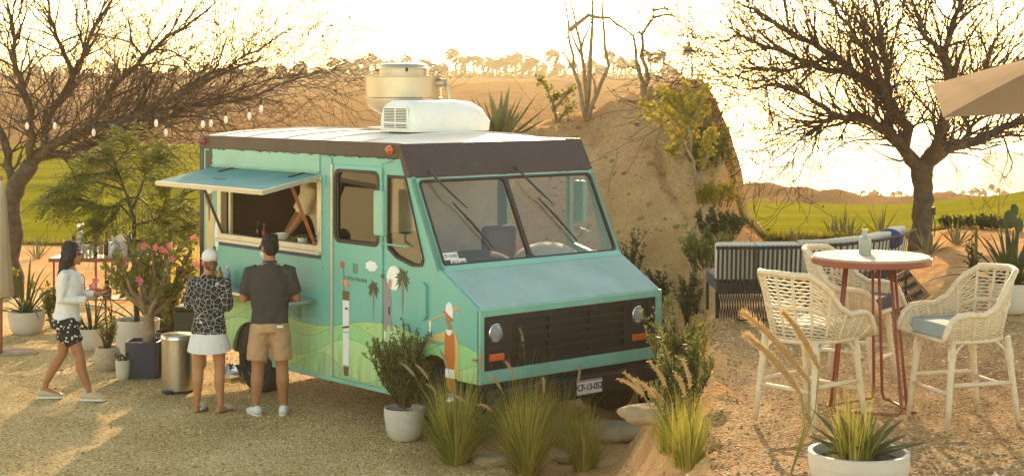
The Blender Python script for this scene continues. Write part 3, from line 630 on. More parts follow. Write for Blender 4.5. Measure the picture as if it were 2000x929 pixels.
gr = MB().plate([rr((1.93, 2.80), (2.34, 3.03), .04)], near, -.700, -.690).build('grille_panel', WHITEP, ac)
for i in range(13):
    if i == 3: continue
    for a in (1.95, 2.145): MB().box((a, -.688, 2.815+i*.0155), (a+.175, -.6895, 2.823+i*.0155)).build('louvre', SEAL, gr)
# ------------------------------------------------ mural figures on the side, thin painted shapes
def decal(name, poly, col, lay=1, parent=None, dz=0):
    base = .0035 if not (1.40 < sum(p[0] for p in poly)/len(poly) < 2.20) else .0175
    m = mat('paint_%d_%d_%d' % col, srgb(*col), rough=.5, var=.06)
    return MB().plate([poly], near, base+.0006*lay, base-.002).build(name, m, parent or truck)
def oval(cx, cz, rx, rz, n=14, rot=0): return [(cx+rx*cos(2*pi*i/n)*cos(rot)-rz*sin(2*pi*i/n)*sin(rot), cz+rx*cos(2*pi*i/n)*sin(rot)+rz*sin(2*pi*i/n)*cos(rot)) for i in range(n)]
def cloud(name, cx, cz, k, parent=None):
    pts = []
    for i in range(36):
        q = 2*pi*i/36; pts.append((cx+k*(1+.12*abs(sin(q*3.5)))*cos(q), cz+k*.5*(1+.22*abs(sin(q*3.5)))*sin(q)))
    return decal(name, pts, (240, 238, 230), 1, parent)
cl = cloud('painted_cloud', 1.57, 1.525, .085)
cl = decal('painted_cloud', oval(1.235, 1.44, .11, .115), (244, 240, 232)); cloud('puff', 1.40, 1.36, .08, cl)
text_mesh('lettering', 'COSTA PALMAS', .052, mat('print_grey', srgb(70, 84, 72)), truck, TS(1.83, 1.375, .0185), spacing=1.05)
lg = None
for i in range(6):
    for sg in (-1, 1):
        o = decal('emblem_leaf', [(1.83+sg*.004, 1.43+i*.016), (1.83+sg*.042, 1.445+i*.016), (1.83+sg*.040, 1.452+i*.016), (1.83+sg*.004, 1.438+i*.016)], (70, 96, 80))
def painted_palm(cx, z0, z1, k):
    p = decal('painted_palm', [(cx-.026*k, z1), (cx+.026*k, z1), (cx+.012*k, lerp(z0, z1, .4)), (cx, z0), (cx-.012*k, lerp(z0, z1, .4))], (128, 122, 118))
    for i in range(15):
        q = R(-50+280*i/14); L1 = .115*k*(1+.15*sin(i*2.3))
        decal('frond', [(cx, z1), (cx+L1*.6*cos(q)-.012*sin(q), z1+L1*.6*sin(q)+.012*cos(q)), (cx+L1*cos(q), z1+L1*sin(q)-.01), (cx+L1*.6*cos(q)+.012*sin(q), z1+L1*.6*sin(q)-.012*cos(q))], (70, 82, 44), 2, p)
painted_palm(1.535, 1.02, 1.31, .8); painted_palm(1.10, 1.10, 1.44, 1.0)
gf = decal('painted_golfer', [(1.40, 1.27), (1.40, 1.38), (1.36, 1.43), (1.30, 1.35), (1.27, 1.22), (1.285, 1.08), (1.25, .95), (1.27, .92), (1.32, 1.02), (1.36, .92), (1.385, .93), (1.395, 1.10)], (146, 138, 146), 2)
for n_, poly, c in (('head', oval(1.292, 1.375, .028, .04), (196, 158, 100)), ('cap', oval(1.285, 1.41, .035, .02), (214, 190, 140)), ('arm', [(1.38, 1.30), (1.42, 1.42), (1.40, 1.44), (1.35, 1.36)], (146, 138, 146)), ('hand', oval(1.40, 1.445, .02, .022), (120, 80, 56)),
                    ('sock', [(1.26, .94), (1.28, .93), (1.275, .84), (1.255, .84)], (236, 232, 222)), ('sock', [(1.36, .93), (1.385, .93), (1.38, .83), (1.36, .83)], (236, 232, 222)), ('shoe', oval(1.255, .815, .03, .018), (96, 44, 30)), ('shoe', oval(1.36, .80, .022, .022), (96, 44, 30)), ('pocket', [(1.295, 1.17), (1.32, 1.16), (1.315, 1.09), (1.29, 1.09)], (50, 46, 52))): decal(n_, poly, c, 3, gf)
bagd = decal('painted_golf_bag', [(2.04, 1.17), (1.935, 1.17), (1.945, .50), (2.03, .50)], (232, 226, 232), 2)
for n_, poly, c in (('rim', [(2.045, 1.25), (1.93, 1.25), (1.935, 1.16), (2.04, 1.16)], (110, 92, 52)), ('foot', [(2.03, .53), (1.94, .53), (1.95, .43), (2.02, .43)], (104, 78, 62)), ('strap', [(2.04, .88), (1.935, .90), (1.937, .92), (2.04, .90)], (96, 60, 44)), ('strap', [(2.0, 1.07), (1.95, 1.07), (1.95, 1.09), (2.0, 1.09)], (96, 60, 44)),
                    ('club_shaft', [(2.025, 1.25), (2.03, 1.48), (2.022, 1.48), (2.012, 1.25)], (140, 100, 80)), ('club_head', oval(2.045, 1.50, .04, .035), (170, 96, 84)), ('club_head', oval(1.985, 1.33, .032, .04), (206, 168, 140)), ('club_head', oval(1.955, 1.31, .02, .04), (196, 150, 120)), ('club_head', oval(2.045, 1.34, .03, .025), (190, 160, 110))): decal(n_, poly, c, 3, bagd)
gd = decal('painted_lady', [(.47, 1.02), (.40, 1.05), (.33, 1.02), (.32, .80), (.34, .70), (.46, .70), (.475, .86)], (196, 112, 52), 3)
for n_, poly, c, l in (('cardigan', [(.47, 1.03), (.66, .97), (.665, .93), (.47, .93), (.33, .62), (.27, .62), (.28, .95), (.33, 1.04)], (206, 184, 110), 2), ('neck', [(.43, 1.10), (.38, 1.10), (.37, 1.0), (.44, 1.0)], (164, 120, 84), 4), ('face', oval(.425, 1.14, .035, .045), (164, 120, 84), 4), ('collar', [(.455, 1.05), (.36, 1.05), (.38, 1.01), (.41, .995), (.44, 1.01)], (238, 234, 226), 5),
                     ('hat', [(.46, 1.19), (.36, 1.15), (.35, 1.22), (.37, 1.28), (.41, 1.30), (.45, 1.27)], (240, 236, 228), 5), ('hat_band', [(.49, 1.20), (.36, 1.13), (.36, 1.155), (.47, 1.215)], (190, 96, 52), 6), ('skirt', [(.46, .70), (.34, .70), (.335, .62), (.465, .62)], (238, 234, 226), 3), ('lower_skirt', [(.46, .62), (.34, .62), (.32, .57), (.30, .50), (.36, .48), (.44, .54)], (196, 112, 52), 3), ('glove', [(.70, 1.10), (.67, 1.10), (.68, .98), (.695, .98)], (240, 236, 228), 3), ('sleeve', [(.69, .98), (.67, .98), (.64, .92), (.68, .90)], (196, 150, 90), 3), ('club', [(.73, 1.09), (.29, 1.275), (.26, 1.26), (.25, 1.21), (.262, 1.21), (.275, 1.25), (.73, 1.08)], (204, 170, 110), 3)): decal(n_, poly, c, l, gd)
gr_ = decal('painted_gentleman', [(4.64, 1.20), (4.50, 1.20), (4.47, 1.85), (4.55, 1.98), (4.66, 1.92)], (214, 190, 130), 1)
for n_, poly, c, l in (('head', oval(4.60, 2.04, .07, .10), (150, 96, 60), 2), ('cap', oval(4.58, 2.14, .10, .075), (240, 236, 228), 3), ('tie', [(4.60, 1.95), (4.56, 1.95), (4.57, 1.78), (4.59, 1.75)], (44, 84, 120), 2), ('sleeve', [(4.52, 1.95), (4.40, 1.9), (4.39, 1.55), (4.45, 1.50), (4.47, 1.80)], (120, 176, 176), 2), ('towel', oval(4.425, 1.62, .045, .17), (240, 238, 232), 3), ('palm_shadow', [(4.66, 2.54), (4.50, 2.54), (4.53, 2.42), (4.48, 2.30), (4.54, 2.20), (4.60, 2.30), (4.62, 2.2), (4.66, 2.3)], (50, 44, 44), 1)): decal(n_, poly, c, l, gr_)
# ---------------------------------------------------------------- vegetation makers
rnd = random.Random(11)
def U(a, b): return rnd.uniform(a, b)
def rvec():
    while True:
        v = Vector((U(-1, 1), U(-1, 1), U(-1, 1)))
        if .1 < v.length < 1: return v.normalized()
def leaf(mb, p, d, L, W, up=None, fold=.25, n=1):
    d = d.normalized(); a = (up or rvec()); s = d.cross(a)
    if s.length < .05: s = d.orthogonal()
    s.normalize(); nn = s.cross(d)
    m = p+d*(L*.45)
    mb.add([p, m+s*(W/2)+nn*(W*fold), p+d*L, m-s*(W/2)+nn*(W*fold)], [(0, 1, 2, 3)])
def blade(mb, p, d, L, W, droop=.5, seg=5, wprof=None, fold=.3, twist=0):
    """long curved leaf with a keel"""
    d = d.normalized(); q = Vector(p); side = d.cross(Vector((0, 0, 1)))
    side = side.normalized() if side.length > .05 else Vector((cos(twist), sin(twist), 0))
    vs = []; 
    for i in range(seg+1):
        t = i/seg; wd = W*((wprof(t)) if wprof else (1-t)**.6*(.55+.9*t if t < .4 else .91))
        up = side.cross(d)
        vs += [q+side*wd/2+up*wd*fold, q, q-side*wd/2+up*wd*fold]
        d = (d+Vector((0, 0, -droop/seg))).normalized(); q = q+d*(L/seg)
    fs = []
    for i in range(seg): a = i*3; fs += [(a, a+1, a+4, a+3), (a+1, a+2, a+5, a+4)]
    mb.add(vs, fs)
def branch(mb, p, d, L, r, depth, spec, tips, wob=.35, grav=0):
    """recursive branch; spec[depth] = (children, length ratio, angle)"""
    seg = max(3, int(L/.16)) if depth < 3 else 4
    seg = min(seg, 9); pts = [Vector(p)]; rads = [r]; d = Vector(d).normalized()
    for i in range(seg):
        d = (d+rvec()*wob+Vector((0, 0, grav))).normalized(); pts.append(pts[-1]+d*(L/seg)); rads.append(max(.0035, r*(1-.72*(i+1)/seg)))
    mb.tube(pts, rads, 7 if r > .03 else (5 if r > .012 else 3), cap=False)
    if depth >= len(spec): tips.append((pts, d)); return
    nch, ratio, ang = spec[depth]
    for k in range(nch):
        t = U(.25, 1) if k else 1
        i = min(seg, max(1, int(round(t*seg)))); b = pts[i]; dd = (pts[i]-pts[i-1]).normalized()
        ax = rvec(); ax = (ax-dd*ax.dot(dd)).normalized(); a = R(ang*U(.5, 1.25))*(1 if k else .4)
        branch(mb, b, dd*cos(a)+ax*sin(a), L*ratio*U(.7, 1.2), max(.0042, rads[i]*U(.55, .8)), depth+1, spec, tips, wob, grav)
BARK = mat('bark', srgb(58, 48, 38), rough=.9, col2=srgb(96, 82, 66), scale=9, bump=1, bscale=30)
BARK2 = mat('pale_bark', srgb(130, 106, 82), rough=.9, col2=srgb(172, 146, 116), scale=12, bump=.6, bscale=40)
TWIG = mat('twig_bark', srgb(72, 54, 38), rough=.85, var=.3, scale=10)
def bare_tree(label, base, trunk, limbs, spec, leafm=None, nleaf=0, seed=1, wob=.32, grav=.0, name='mesquite_tree', lf=(.03, .012), rough_k=1):
    """trunk: [(pt, r)...]; limbs: list of [(pt, r)...] in world coordinates relative to base"""
    global rnd; rnd = random.Random(seed)
    t = thing(name, label, 'tree', base)
    def jag(P):                            # refine a polyline so that it winds
        out = []
        for i in range(len(P)-1):
            (a, ra), (b, rb) = P[i], P[i+1]; a = Vector(a); b = Vector(b); n = 4
            for k in range(n):
                q = k/n; j = rvec()*(b-a).length*.045 if (i or k) else Vector()
                out.append((a.lerp(b, q)+j, lerp(ra, rb, q)*U(.92, 1.1)))
        out.append((Vector(P[-1][0]), P[-1][1])); return out
    tips = []
    T = jag(trunk); mb = MB(); mb.tube([p for p, r in T], [r for p, r in T], 14); mb.build('trunk', BARK, t, smooth=True)
    cr = MB()
    for L_ in limbs:
        Lp = jag(L_); mb = MB(); mb.tube([p for p, r in Lp], [r for p, r in Lp], 9); mb.build('limb', BARK, t, smooth=True)
        n = len(Lp)
        for i in range(2, n):
            p, r = Lp[i]; dd = (Lp[i][0]-Lp[i-1][0]).normalized()
            for k in range(spec[0][0] if i < n-1 else spec[0][0]+1):
                ax = rvec(); ax = (ax-dd*ax.dot(dd)).normalized(); a = R(spec[0][2]*U(.4, 1.2))
                branch(cr, p, dd*cos(a)+ax*sin(a)+Vector((0, 0, .08)), spec[0][1]*U(.6, 1.25), max(.007, min(.017, r*.5)), 1, spec, tips, wob, grav)
    cr.build('crown', TWIG, t, smooth=True, fix=False)
    if nleaf:
        lb = MB()
        for pts, d in tips:
            for k in range(nleaf):
                if U(0, 1) < .5: leaf(lb, pts[-1-int(U(0, 2.9))]+rvec()*.03, d+rvec(), U(*lf)*1.6, U(*lf))
        lb.build('leaves', leafm, t, fix=False, kind='stuff')
    return t
BROWNLEAF = mat('dry_leaves', srgb(120, 84, 52), rough=.8, var=.3, scale=3, tl=.4)
# left mesquite: trunk at the frame's edge, limbs sweeping right
Y0 = 25.0
def rel(px, py, Y, base): return at(px, py, Y)-Vector(base)
b0 = Vector((at(22, 500, Y0).x, Y0, height(at(22, 500, Y0).x, Y0)-.05))
q = lambda px, py, dY=0: rel(px, py, Y0+dY, b0)
bare_tree('gnarled bare mesquite with sweeping limbs at the left edge behind the drinks table', b0,
    [((0, 0, 0), .19), (q(20, 420), .15), (q(30, 360), .14), (q(62, 318), .13)],
    [[(q(28, 375), .08), (q(12, 300, .1), .06), (q(-40, 180, .4), .045), (q(-90, 60, .6), .02)],
     [(q(62, 318), .10), (q(95, 285, -.2), .085), (q(130, 268, -.4), .075), (q(180, 250, -.6), .065), (q(270, 222, -.9), .045), (q(390, 165, -1.2), .03), (q(500, 120, -1.4), .015)],
     [(q(80, 302), .085), (q(140, 300, .3), .07), (q(200, 268, .6), .06), (q(255, 225, .9), .05), (q(330, 190, 1.2), .035), (q(440, 130, 1.5), .022), (q(560, 60, 1.7), .01)],
     [(q(85, 300), .07), (q(95, 230, .4), .055), (q(140, 150, .7), .045), (q(175, 80, 1), .03), (q(230, -20, 1.2), .015)],
     [(q(62, 318), .075), (q(60, 220, -.6), .055), (q(30, 130, -.9), .04), (q(20, 30, -1.1), .02)],
     [(q(180, 250, -.6), .05), (q(240, 150, -1), .04), (q(330, 75, -1.3), .028), (q(420, 5, -1.6), .012)],
     [(q(255, 225, .9), .04), (q(400, 205, 1.6), .028), (q(520, 178, 2.0), .018), (q(645, 140, 2.2), .008)],
     [(q(140, 150, .7), .04), (q(110, 70, 0), .03), (q(90, -10, -.4), .015)],
     [(q(200, 268, .6), .04), (q(300, 240, 0), .028), (q(430, 190, -.4), .016), (q(560, 150, -.7), .008)]],
    [(3, 1.15, 46), (4, .78, 40), (3, .76, 42)], BROWNLEAF, 1, seed=5, wob=.36, grav=.03, lf=(.02, .035))
# right mesquite beside the terrace
Y1 = 21.0
xb = at(1797, 460, Y1).x; b1 = Vector((xb, Y1, height(xb, Y1)-.06))
q = lambda px, py, dY=0: rel(px, py, Y1+dY, b1)
bare_tree('tall bare mesquite with forked trunk standing behind the strap sofa', b1,
    [((0, 0, 0), .17), (q(1800, 450), .14), (q(1804, 390), .125), (q(1800, 340), .14), (q(1803, 318), .15)],
    [[(q(1795, 330), .10), (q(1765, 290, -.1), .085), (q(1740, 262, -.2), .075), (q(1690, 232, -.4), .06), (q(1640, 228, -.5), .045), (q(1608, 238, -.6), .025), (q(1600, 250, -.6), .012)],
     [(q(1765, 290, -.1), .085), (q(1775, 250, .2), .075), (q(1735, 200, .3), .07), (q(1690, 160, .5), .06), (q(1630, 110, .8), .045), (q(1540, 60, 1.0), .03), (q(1450, 10, 1.2), .015)],
     [(q(1690, 160, .5), .05), (q(1600, 130, .0), .035), (q(1510, 95, -.3), .025), (q(1440, 70, -.6), .012), (q(1405, 85, -.7), .008)],
     [(q(1640, 228, -.5), .035), (q(1580, 190, -.8), .026), (q(1520, 165, -1), .018), (q(1465, 175, -1.1), .010)],
     [(q(1630, 110, .8), .035), (q(1540, 140, .9), .022), (q(1470, 135, 1), .014), (q(1430, 150, 1), .007)],
     [(q(1735, 200, .3), .06), (q(1735, 150, .9), .045), (q(1725, 90, 1.2), .035), (q(1715, 20, 1.4), .02), (q(1700, -30, 1.5), .012)],
     [(q(1806, 320), .10), (q(1835, 280, -.3), .085), (q(1845, 230, -.5), .07), (q(1858, 180, -.7), .055), (q(1845, 110, -.9), .045), (q(1860, 40, -1.1), .03), (q(1890, -20, -1.2), .015)],
     [(q(1810, 315), .10), (q(1850, 288, .3), .08), (q(1905, 275, .6), .065), (q(1950, 252, .9), .05), (q(2010, 230, 1.3), .035), (q(2080, 170, 1.5), .02)],
     [(q(1858, 180, -.7), .05), (q(1910, 150, -.2), .04), (q(1980, 130, .2), .03), (q(2060, 70, .5), .015)],
     [(q(1845, 110, -.9), .04), (q(1800, 60, -1.3), .03), (q(1780, 0, -1.5), .018)],
     [(q(1725, 90, 1.2), .03), (q(1670, 40, 1.6), .02), (q(1610, -20, 1.8), .01)],
     [(q(1735, 240, .1), .05), (q(1742, 205, -.5), .04), (q(1700, 110, -.9), .03), (q(1640, 30, -1.2), .018), (q(1600, -30, -1.3), .01)],
     [(q(1870, 285, .4), .045), (q(1893, 260, .9), .035), (q(1880, 215, 1.2), .028), (q(1930, 120, 1.5), .02), (q(1960, 20, 1.7), .01)]],
    [(3, .9, 46), (4, .78, 40), (2, .72, 42)], BROWNLEAF, 1, seed=9, wob=.34, grav=.07, lf=(.018, .032))
# ------------------------------------------------ far palms, wind blown
PALMT = mat('palm_trunk', srgb(96, 74, 52), rough=.9); PALML = mat('palm_fronds', srgb(46, 36, 14), rough=.7, var=.3, scale=1, tl=.25)
def palm(px, py_top, Y, label, group, seed, hgt=None):
    global rnd; rnd = random.Random(seed)
    x = (px-1000)/F*Y; g = height(x, Y)-.1; top = CZ-(py_top-HOR)/F*Y
    hh = max(2.2, top-g); k = 1.0 if hgt is None else hgt
    t = thing('palm_tree', label, 'palm tree', (x, Y, g), group=group)
    H_ = hh-1.0*k; lean = U(-.3, .1)*k
    MB().tube([(0, 0, 0), (lean*.3, 0, H_*.4), (lean, 0, H_)], [.16*k, .12*k, .10*k], 6).build('trunk', PALMT, t, smooth=True)
    mb = MB()
    for i in range(20):
        a = 2*pi*i/20+U(-.2, .2); el = U(.0, 1.25); d = Vector((cos(a)*cos(el)-.75, sin(a)*cos(el)*.7, sin(el)))
        p = Vector((lean, 0, H_)); L_ = U(1.3, 1.9)*k; n = 6; side = d.cross(Vector((0, 0, 1))).normalized()
        vs = []
        for s in range(n+1):
            w_ = .46*k*(1-(s/n)**2)*(.6+.4*(s % 2)); up = Vector((0, 0, -.35*w_))
            vs += [p+side*w_+up, p, p-side*w_+up]; d = (d+Vector((-.14, 0, -.30))).normalized(); p = p+d*(L_/n)
        mb.add(vs, [f for s in range(n) for f in ((s*3, s*3+1, s*3+4, s*3+3), (s*3+1, s*3+2, s*3+5, s*3+4))])
    mb.build('crown', PALML, t, fix=False)
    return t
LP = [(660, 112), (672, 120), (692, 112), (705, 116), (715, 108), (733, 92), (748, 112), (765, 108), (780, 112), (803, 102), (845, 110), (862, 118), (876, 116), (890, 93), (908, 95), (926, 108), (946, 100), (962, 112), (976, 106), (990, 108), (1008, 94), (1020, 102), (1034, 112), (1050, 104), (1066, 116), (1088, 90), (1106, 110), (1130, 116), (1168, 112), (1182, 118), (1198, 94), (1222, 104), (1246, 112), (1272, 90), (1296, 98), (1324, 114), (1352, 92),
      (634, 118), (600, 122), (560, 116), (520, 124), (470, 118), (410, 122), (350, 118), (290, 124), (230, 118), (150, 122), (80, 118)]
LP.sort()
for i, (px, py) in enumerate(LP):
    palm(px, py-5+5*sin(i*3.3), 400+(i*37 % 50), 'hazy windblown palm on the dune ridge '+('seen through the left mesquite branches' if px < 640 else 'between the mesquite twigs and the roof fan' if px < 730 else 'directly above the roof fan' if px < 835 else 'between the roof fan and the big agave' if px < 990 else 'above the leafy mound shrubs' if px < 1082 else 'behind the bare shrub stems' if px < 1230 else 'above the top of the sand mound'), 'palms on the left dune ridge', 100+i, 2.65+.4*sin(i*2.1))
RP = [(1588, 374), (1600, 378), (1642, 372), (1650, 376), (1668, 373), (1680, 377), (1690, 372), (1705, 375), (1716, 372), (1728, 378), (1748, 376), (1760, 372), (1778, 377), (1796, 372), (1832, 377), (1850, 375), (1868, 371), (1885, 374), (1901, 371), (1915, 367), (1926, 370), (1942, 362), (1952, 369), (1966, 370)]
for i, (px, py) in enumerate(RP):
    palm(px, py-6, 310+(i*29 % 40), 'tiny windblown palm on the far dunes '+('left of the bottle' if px < 1632 else 'above the bottle' if px < 1730 else 'just left of the mesquite trunk' if px < 1790 else 'just right of the mesquite trunk' if px < 1875 else 'at the right end of the lawn'), 'palms beyond the right lawn', 300+i, 1.05+.25*sin(i*1.7))
def far_scrub():
    global rnd; rnd = random.Random(3)
    mb = MB()
    for i in range(9000):
        px = U(-100, 1335); Y = U(392, 455); x = (px-1000)/F*Y; k = .5+.5*noise.noise(Vector((px*.03, 0, 0)))+.3
        p = Vector((x, Y, height(x, Y)+abs(rnd.gauss(0, 1.15))*k)); leaf(mb, p, rvec(), U(.5, 1.0), U(.4, .8))
    mb.build('far_scrub', PALML, kind='stuff', fix=False, label='low golden scrub along the dune ridge under the palms')
far_scrub()
# ---------------------------------------------------------------- smaller plants
def leafmat(name, c1, c2, tl=.3, rough=.55): return mat(name, srgb(*c1), rough=rough, col2=srgb(*c2), scale=4, tl=tl, var=.2)
G_DARK = leafmat('dark_leaf', (44, 58, 26), (84, 92, 40), .2); G_MID = leafmat('mid_leaf', (84, 96, 30), (146, 144, 54), .4)
G_YEL = leafmat('yellow_leaf', (140, 132, 40), (196, 176, 60), .5); G_TREE = leafmat('feather_leaf', (84, 100, 36), (146, 146, 62), .4)
G_AG = leafmat('agave_leaf', (84, 88, 52), (124, 122, 78), .12); G_GRASS = leafmat('grass_blade', (120, 126, 36), (190, 180, 72), .45); G_SHRUB = leafmat('shrub_leaf', (82, 90, 42), (142, 140, 72), .35)
PLUME = mat('grass_plume', srgb(196, 168, 120), rough=.9, var=.15, scale=8, tl=.45)
STRAW = mat('dry_blade', srgb(196, 172, 104), rough=.8, var=.2, tl=.4)
PINK = mat('pink_petal', srgb(216, 92, 110), rough=.6, col2=srgb(236, 150, 150), scale=20, tl=.35)
SOIL = mat('potting_soil', srgb(70, 54, 38), rough=.95, var=.3, bump=1, bscale=50)
POTW = mat('white_pot', srgb(206, 196, 180), rough=.6, var=.06, scale=5, bump=.05)
POTB = mat('blue_glaze', srgb(44, 54, 80), rough=.3, var=.25, scale=5, coat=.3)
POTS = mat('speckled_pot', srgb(150, 128, 100), rough=.8, col2=srgb(206, 188, 160), scale=90, bump=.15, detail=2)
def gz(x, y): return height(x, y)
def ground_at(px, py, z=None):
    """first terrain point seen at a photo pixel"""
    Y = 6.0
    while Y < 120:
        p = at(px, py, Y)
        if p.z <= height(p.x, p.y): return Vector((p.x, p.y, height(p.x, p.y)))
        Y += .05
    return at(px, py, 60)
def pot(t, r, h, m, style='bowl', n=32):
    if style == 'bowl': pr = [(.001, 0), (r*.62, 0), (r*.80, h*.10), (r*.93, h*.35), (r, h*.68), (r, h*.74), (r*1.02, h*.75), (r*1.02, h), (r*.93, h), (r*.9, h*.8)]
    elif style == 'cyl': pr = [(.001, 0), (r*.90, 0), (r*.93, h*.04), (r*.98, h*.8), (r, h*.97), (r*.98, h), (r*.92, h), (r*.90, h*.85)]
    elif style == 'round': pr = [(.001, 0), (r*.66, 0), (r*.86, h*.14), (r, h*.45), (r*.97, h*.75), (r*.88, h*.97), (r*.85, h), (r*.78, h), (r*.77, h*.85)]
    elif style == 'tall': pr = [(.001, 0), (r*.8, 0), (r*.84, h*.05), (r, h*.95), (r, h), (r*.93, h), (r*.91, h*.9)]
    p = MB().lathe(pr, n).build('pot', m, t, smooth=35)
    rs = pr[-1][0]; zs = pr[-1][1]
    mb = MB(); mb.lathe([(rs*1.01, zs), (rs*.6, zs+.012), (.001, zs+.02)], n); mb.build('soil', SOIL, p, smooth=True)
    return zs
def strap_leaves(t, z, n, L, W, m, spread=.9, droop=1.0, name='leaf', el0=.5, el1=1.5, base_r=.05, seg=6, keel=.25, sepa=True):
    for i in range(n):
        a = 2*pi*i*.618+U(-.3, .3); el = lerp(el0, el1, (i+.5)/n)*1.0
        d = Vector((cos(a)*cos(el)*spread, sin(a)*cos(el)*spread, sin(el)))
        mb = MB(); blade(mb, Vector((cos(a)*base_r, sin(a)*base_r, z)), d, L*U(.75, 1.15), W*U(.8, 1.15), droop*U(.6, 1.3), seg, fold=keel, twist=a)
        mb.build(name, m, t, smooth=True, fix=False)
def agave(t, z, n, L, W, m=G_AG, el0=.25, el1=1.45, droop=.25):
    for i in range(n):
        a = 2*pi*i*.618; el = lerp(el0, el1, i/n); d = Vector((cos(a)*cos(el), sin(a)*cos(el), sin(el)))
        mb = MB(); blade(mb, Vector((cos(a)*.04, sin(a)*.04, z)), d, L*U(.8, 1.15), W*U(.85, 1.1), droop*U(.3, 1.5), 7, wprof=lambda q: (.55+1.1*q if q < .4 else (1-q)/.6*.99)+.01, fold=.32, twist=a)
        mb.build('leaf', m, t, smooth=True, fix=False)
def stems_leaves(t, z, n, hgt, spread, ll, lw, m, dens=26, base_r=.03, side=3, bark=TWIG, curve=.15, name='foliage', up=.9):
    st = MB(); lf = MB()
    for i in range(n):
        a = U(0, 2*pi); p = Vector((cos(a)*base_r*U(0, 1), sin(a)*base_r*U(0, 1), z)); rr_ = U(.15, 1)
        d = Vector((cos(a)*spread*rr_, sin(a)*spread*rr_, 1)).normalized(); L_ = hgt*U(.6, 1.05)*(1.05-.25*rr_)
        stack = [(p, d, L_, .008*hgt/.7+.002, 0)]
        while stack:
            p0, d0, L0, r0, dep = stack.pop(); pts = [p0]; dd = d0; sg = 7
            for k in range(sg): dd = (dd+rvec()*curve+Vector((0, 0, .10*up))).normalized(); pts.append(pts[-1]+dd*(L0/sg))
            st.tube(pts, [r0*(1-.8*k/sg) for k in range(sg+1)], 4, cap=False)
            if dep == 0:
                for k in range(side):
                    i0 = int(U(2, 6)); ax = rvec(); stack.append((pts[i0], (dd+ax*.8+Vector((0, 0, .3))).normalized(), L0*U(.3, .5), r0*.5, 1))
            nl = int(dens*L0/hgt*(1 if dep == 0 else 1.1))
            for k in range(nl):
                f = U(.22 if dep == 0 else .05, 1)*sg; i0 = min(sg-1, int(f)); q_ = pts[i0].lerp(pts[i0+1], f-i0)
                leaf(lf, q_, rvec()+dd*.7+Vector((0, 0, .2)), ll*U(.6, 1.2), lw*U(.7, 1.2))
    st.build('stems', bark, t, smooth=True, fix=False); lf.build(name, m, t, fix=False, kind='stuff')
def fountain_grass(label, base, n=420, L=.7, W=.007, plumes=6, seed=1, spread=.55, m=G_GRASS, group='fountain grass clumps', lean=(0, 0)):
    global rnd; rnd = random.Random(seed)
    t = thing('fountain_grass', label, 'grass', base, group=group)
    mb = MB()
    for i in range(n):
        a = U(0, 2*pi); rr_ = abs(rnd.gauss(0, .5)); d = Vector((cos(a)*rr_*spread+lean[0], sin(a)*rr_*spread+lean[1], 1))
        blade(mb, Vector((cos(a)*U(0, .10), sin(a)*U(0, .10), -.02)), d, L*U(.55, 1.15), W*U(.7, 1.4), U(.3, 1.3), 6, wprof=lambda q: 1-q*.9, fold=.1, twist=a)
    mb.m = [1 if (i//12) % 4 == 0 else 0 for i in range(len(mb.f))]
    mb.build('blades', [m, STRAW], t, fix=False, kind='stuff')
    for i in range(plumes):
        a = U(0, 2*pi); rr_ = U(.1, .8); d = Vector((cos(a)*rr_*spread-.12+lean[0], sin(a)*rr_*spread+lean[1], 1)).normalized(); p = Vector((cos(a)*.05, sin(a)*.05, 0)); pts = [p]; 
        for k in range(7): d = (d+Vector((-.02, 0, -.05))).normalized(); pts.append(pts[-1]+d*(L*U(1.0, 1.12)/7))
        MB().tube(pts, .003, 3, cap=False).build('stalk', G_GRASS, t, fix=False)
        pp = [pts[-1]]
        for k in range(6): d = (d+Vector((-.03, 0, -.09))).normalized(); pp.append(pp[-1]+d*.03)
        pb = MB(); pb.tube(pp, [.004, .009, .012, .012, .010, .007, .002], 6)
        for k in range(110):
            j = rnd.randrange(6); leaf(pb, pp[j].lerp(pp[j+1], U(0, 1)), rvec()+d*.8, U(.018, .034), .003)
        pb.build('plume', PLUME, t, fix=False)
    return t
def potted(name, label, px, py, cat='potted plant', z=None, seed=1, group=None, Y=None):
    global rnd; rnd = random.Random(seed)
    p = ground_at(px, py) if Y is None else Vector(((px-1000)/F*Y, Y, height((px-1000)/F*Y, Y)))
    return thing(name, label, cat, p, group=group)
# rosemary in the near white pot before the truck
t = potted('potted_rosemary', 'bushy rosemary in a white bowl pot in front of the truck wheel', 790, 858, seed=3)
z = pot(t, .185, .29, POTW)
MB().tube([(0, 0, z-.02), (.01, 0, z+.10), (0, .01, z+.2)], [.022, .018, .012], 8).build('stem', BARK2, t, smooth=True)
stems_leaves(t, z+.06, 70, .72, .75, .036, .015, G_SHRUB, dens=70, side=5, base_r=.05)
# desert rose in the blue pot
t = potted('desert_rose', 'pink flowering desert rose with swollen branching trunk in a square navy pot', 283, 735, seed=4)
mb = MB(); hh = .40
pr = MB().plate([rr((-.19, -.19), (.19, .19), .05), rr((-.165, -.165), (.165, .165), .04)], lambda a, b, t_: (a*(1-.04*(1-t_/hh)), b*(1-.04*(1-t_/hh)), t_), .015, hh).build('pot', POTB, t, smooth=30)
MB().plate([rr((-.18, -.18), (.18, .18), .05)], lambda a, b, t_: (a, b, t_), 0, .03).build('pot_base', POTB, pr)
MB().plate([rr((-.17, -.17), (.17, .17), .04)], lambda a, b, t_: (a, b, t_), hh-.04, hh-.03).build('soil', SOIL, pr)
MB().tube([(.05, 0, hh-.05), (.05, 0, hh+.08), (.045, 0, hh+.25), (.04, 0, hh+.40)], [.085, .065, .058, .06], 14).build('trunk', BARK2, t, smooth=True)
mb = MB(); tips = []; lm = MB()
heads = []
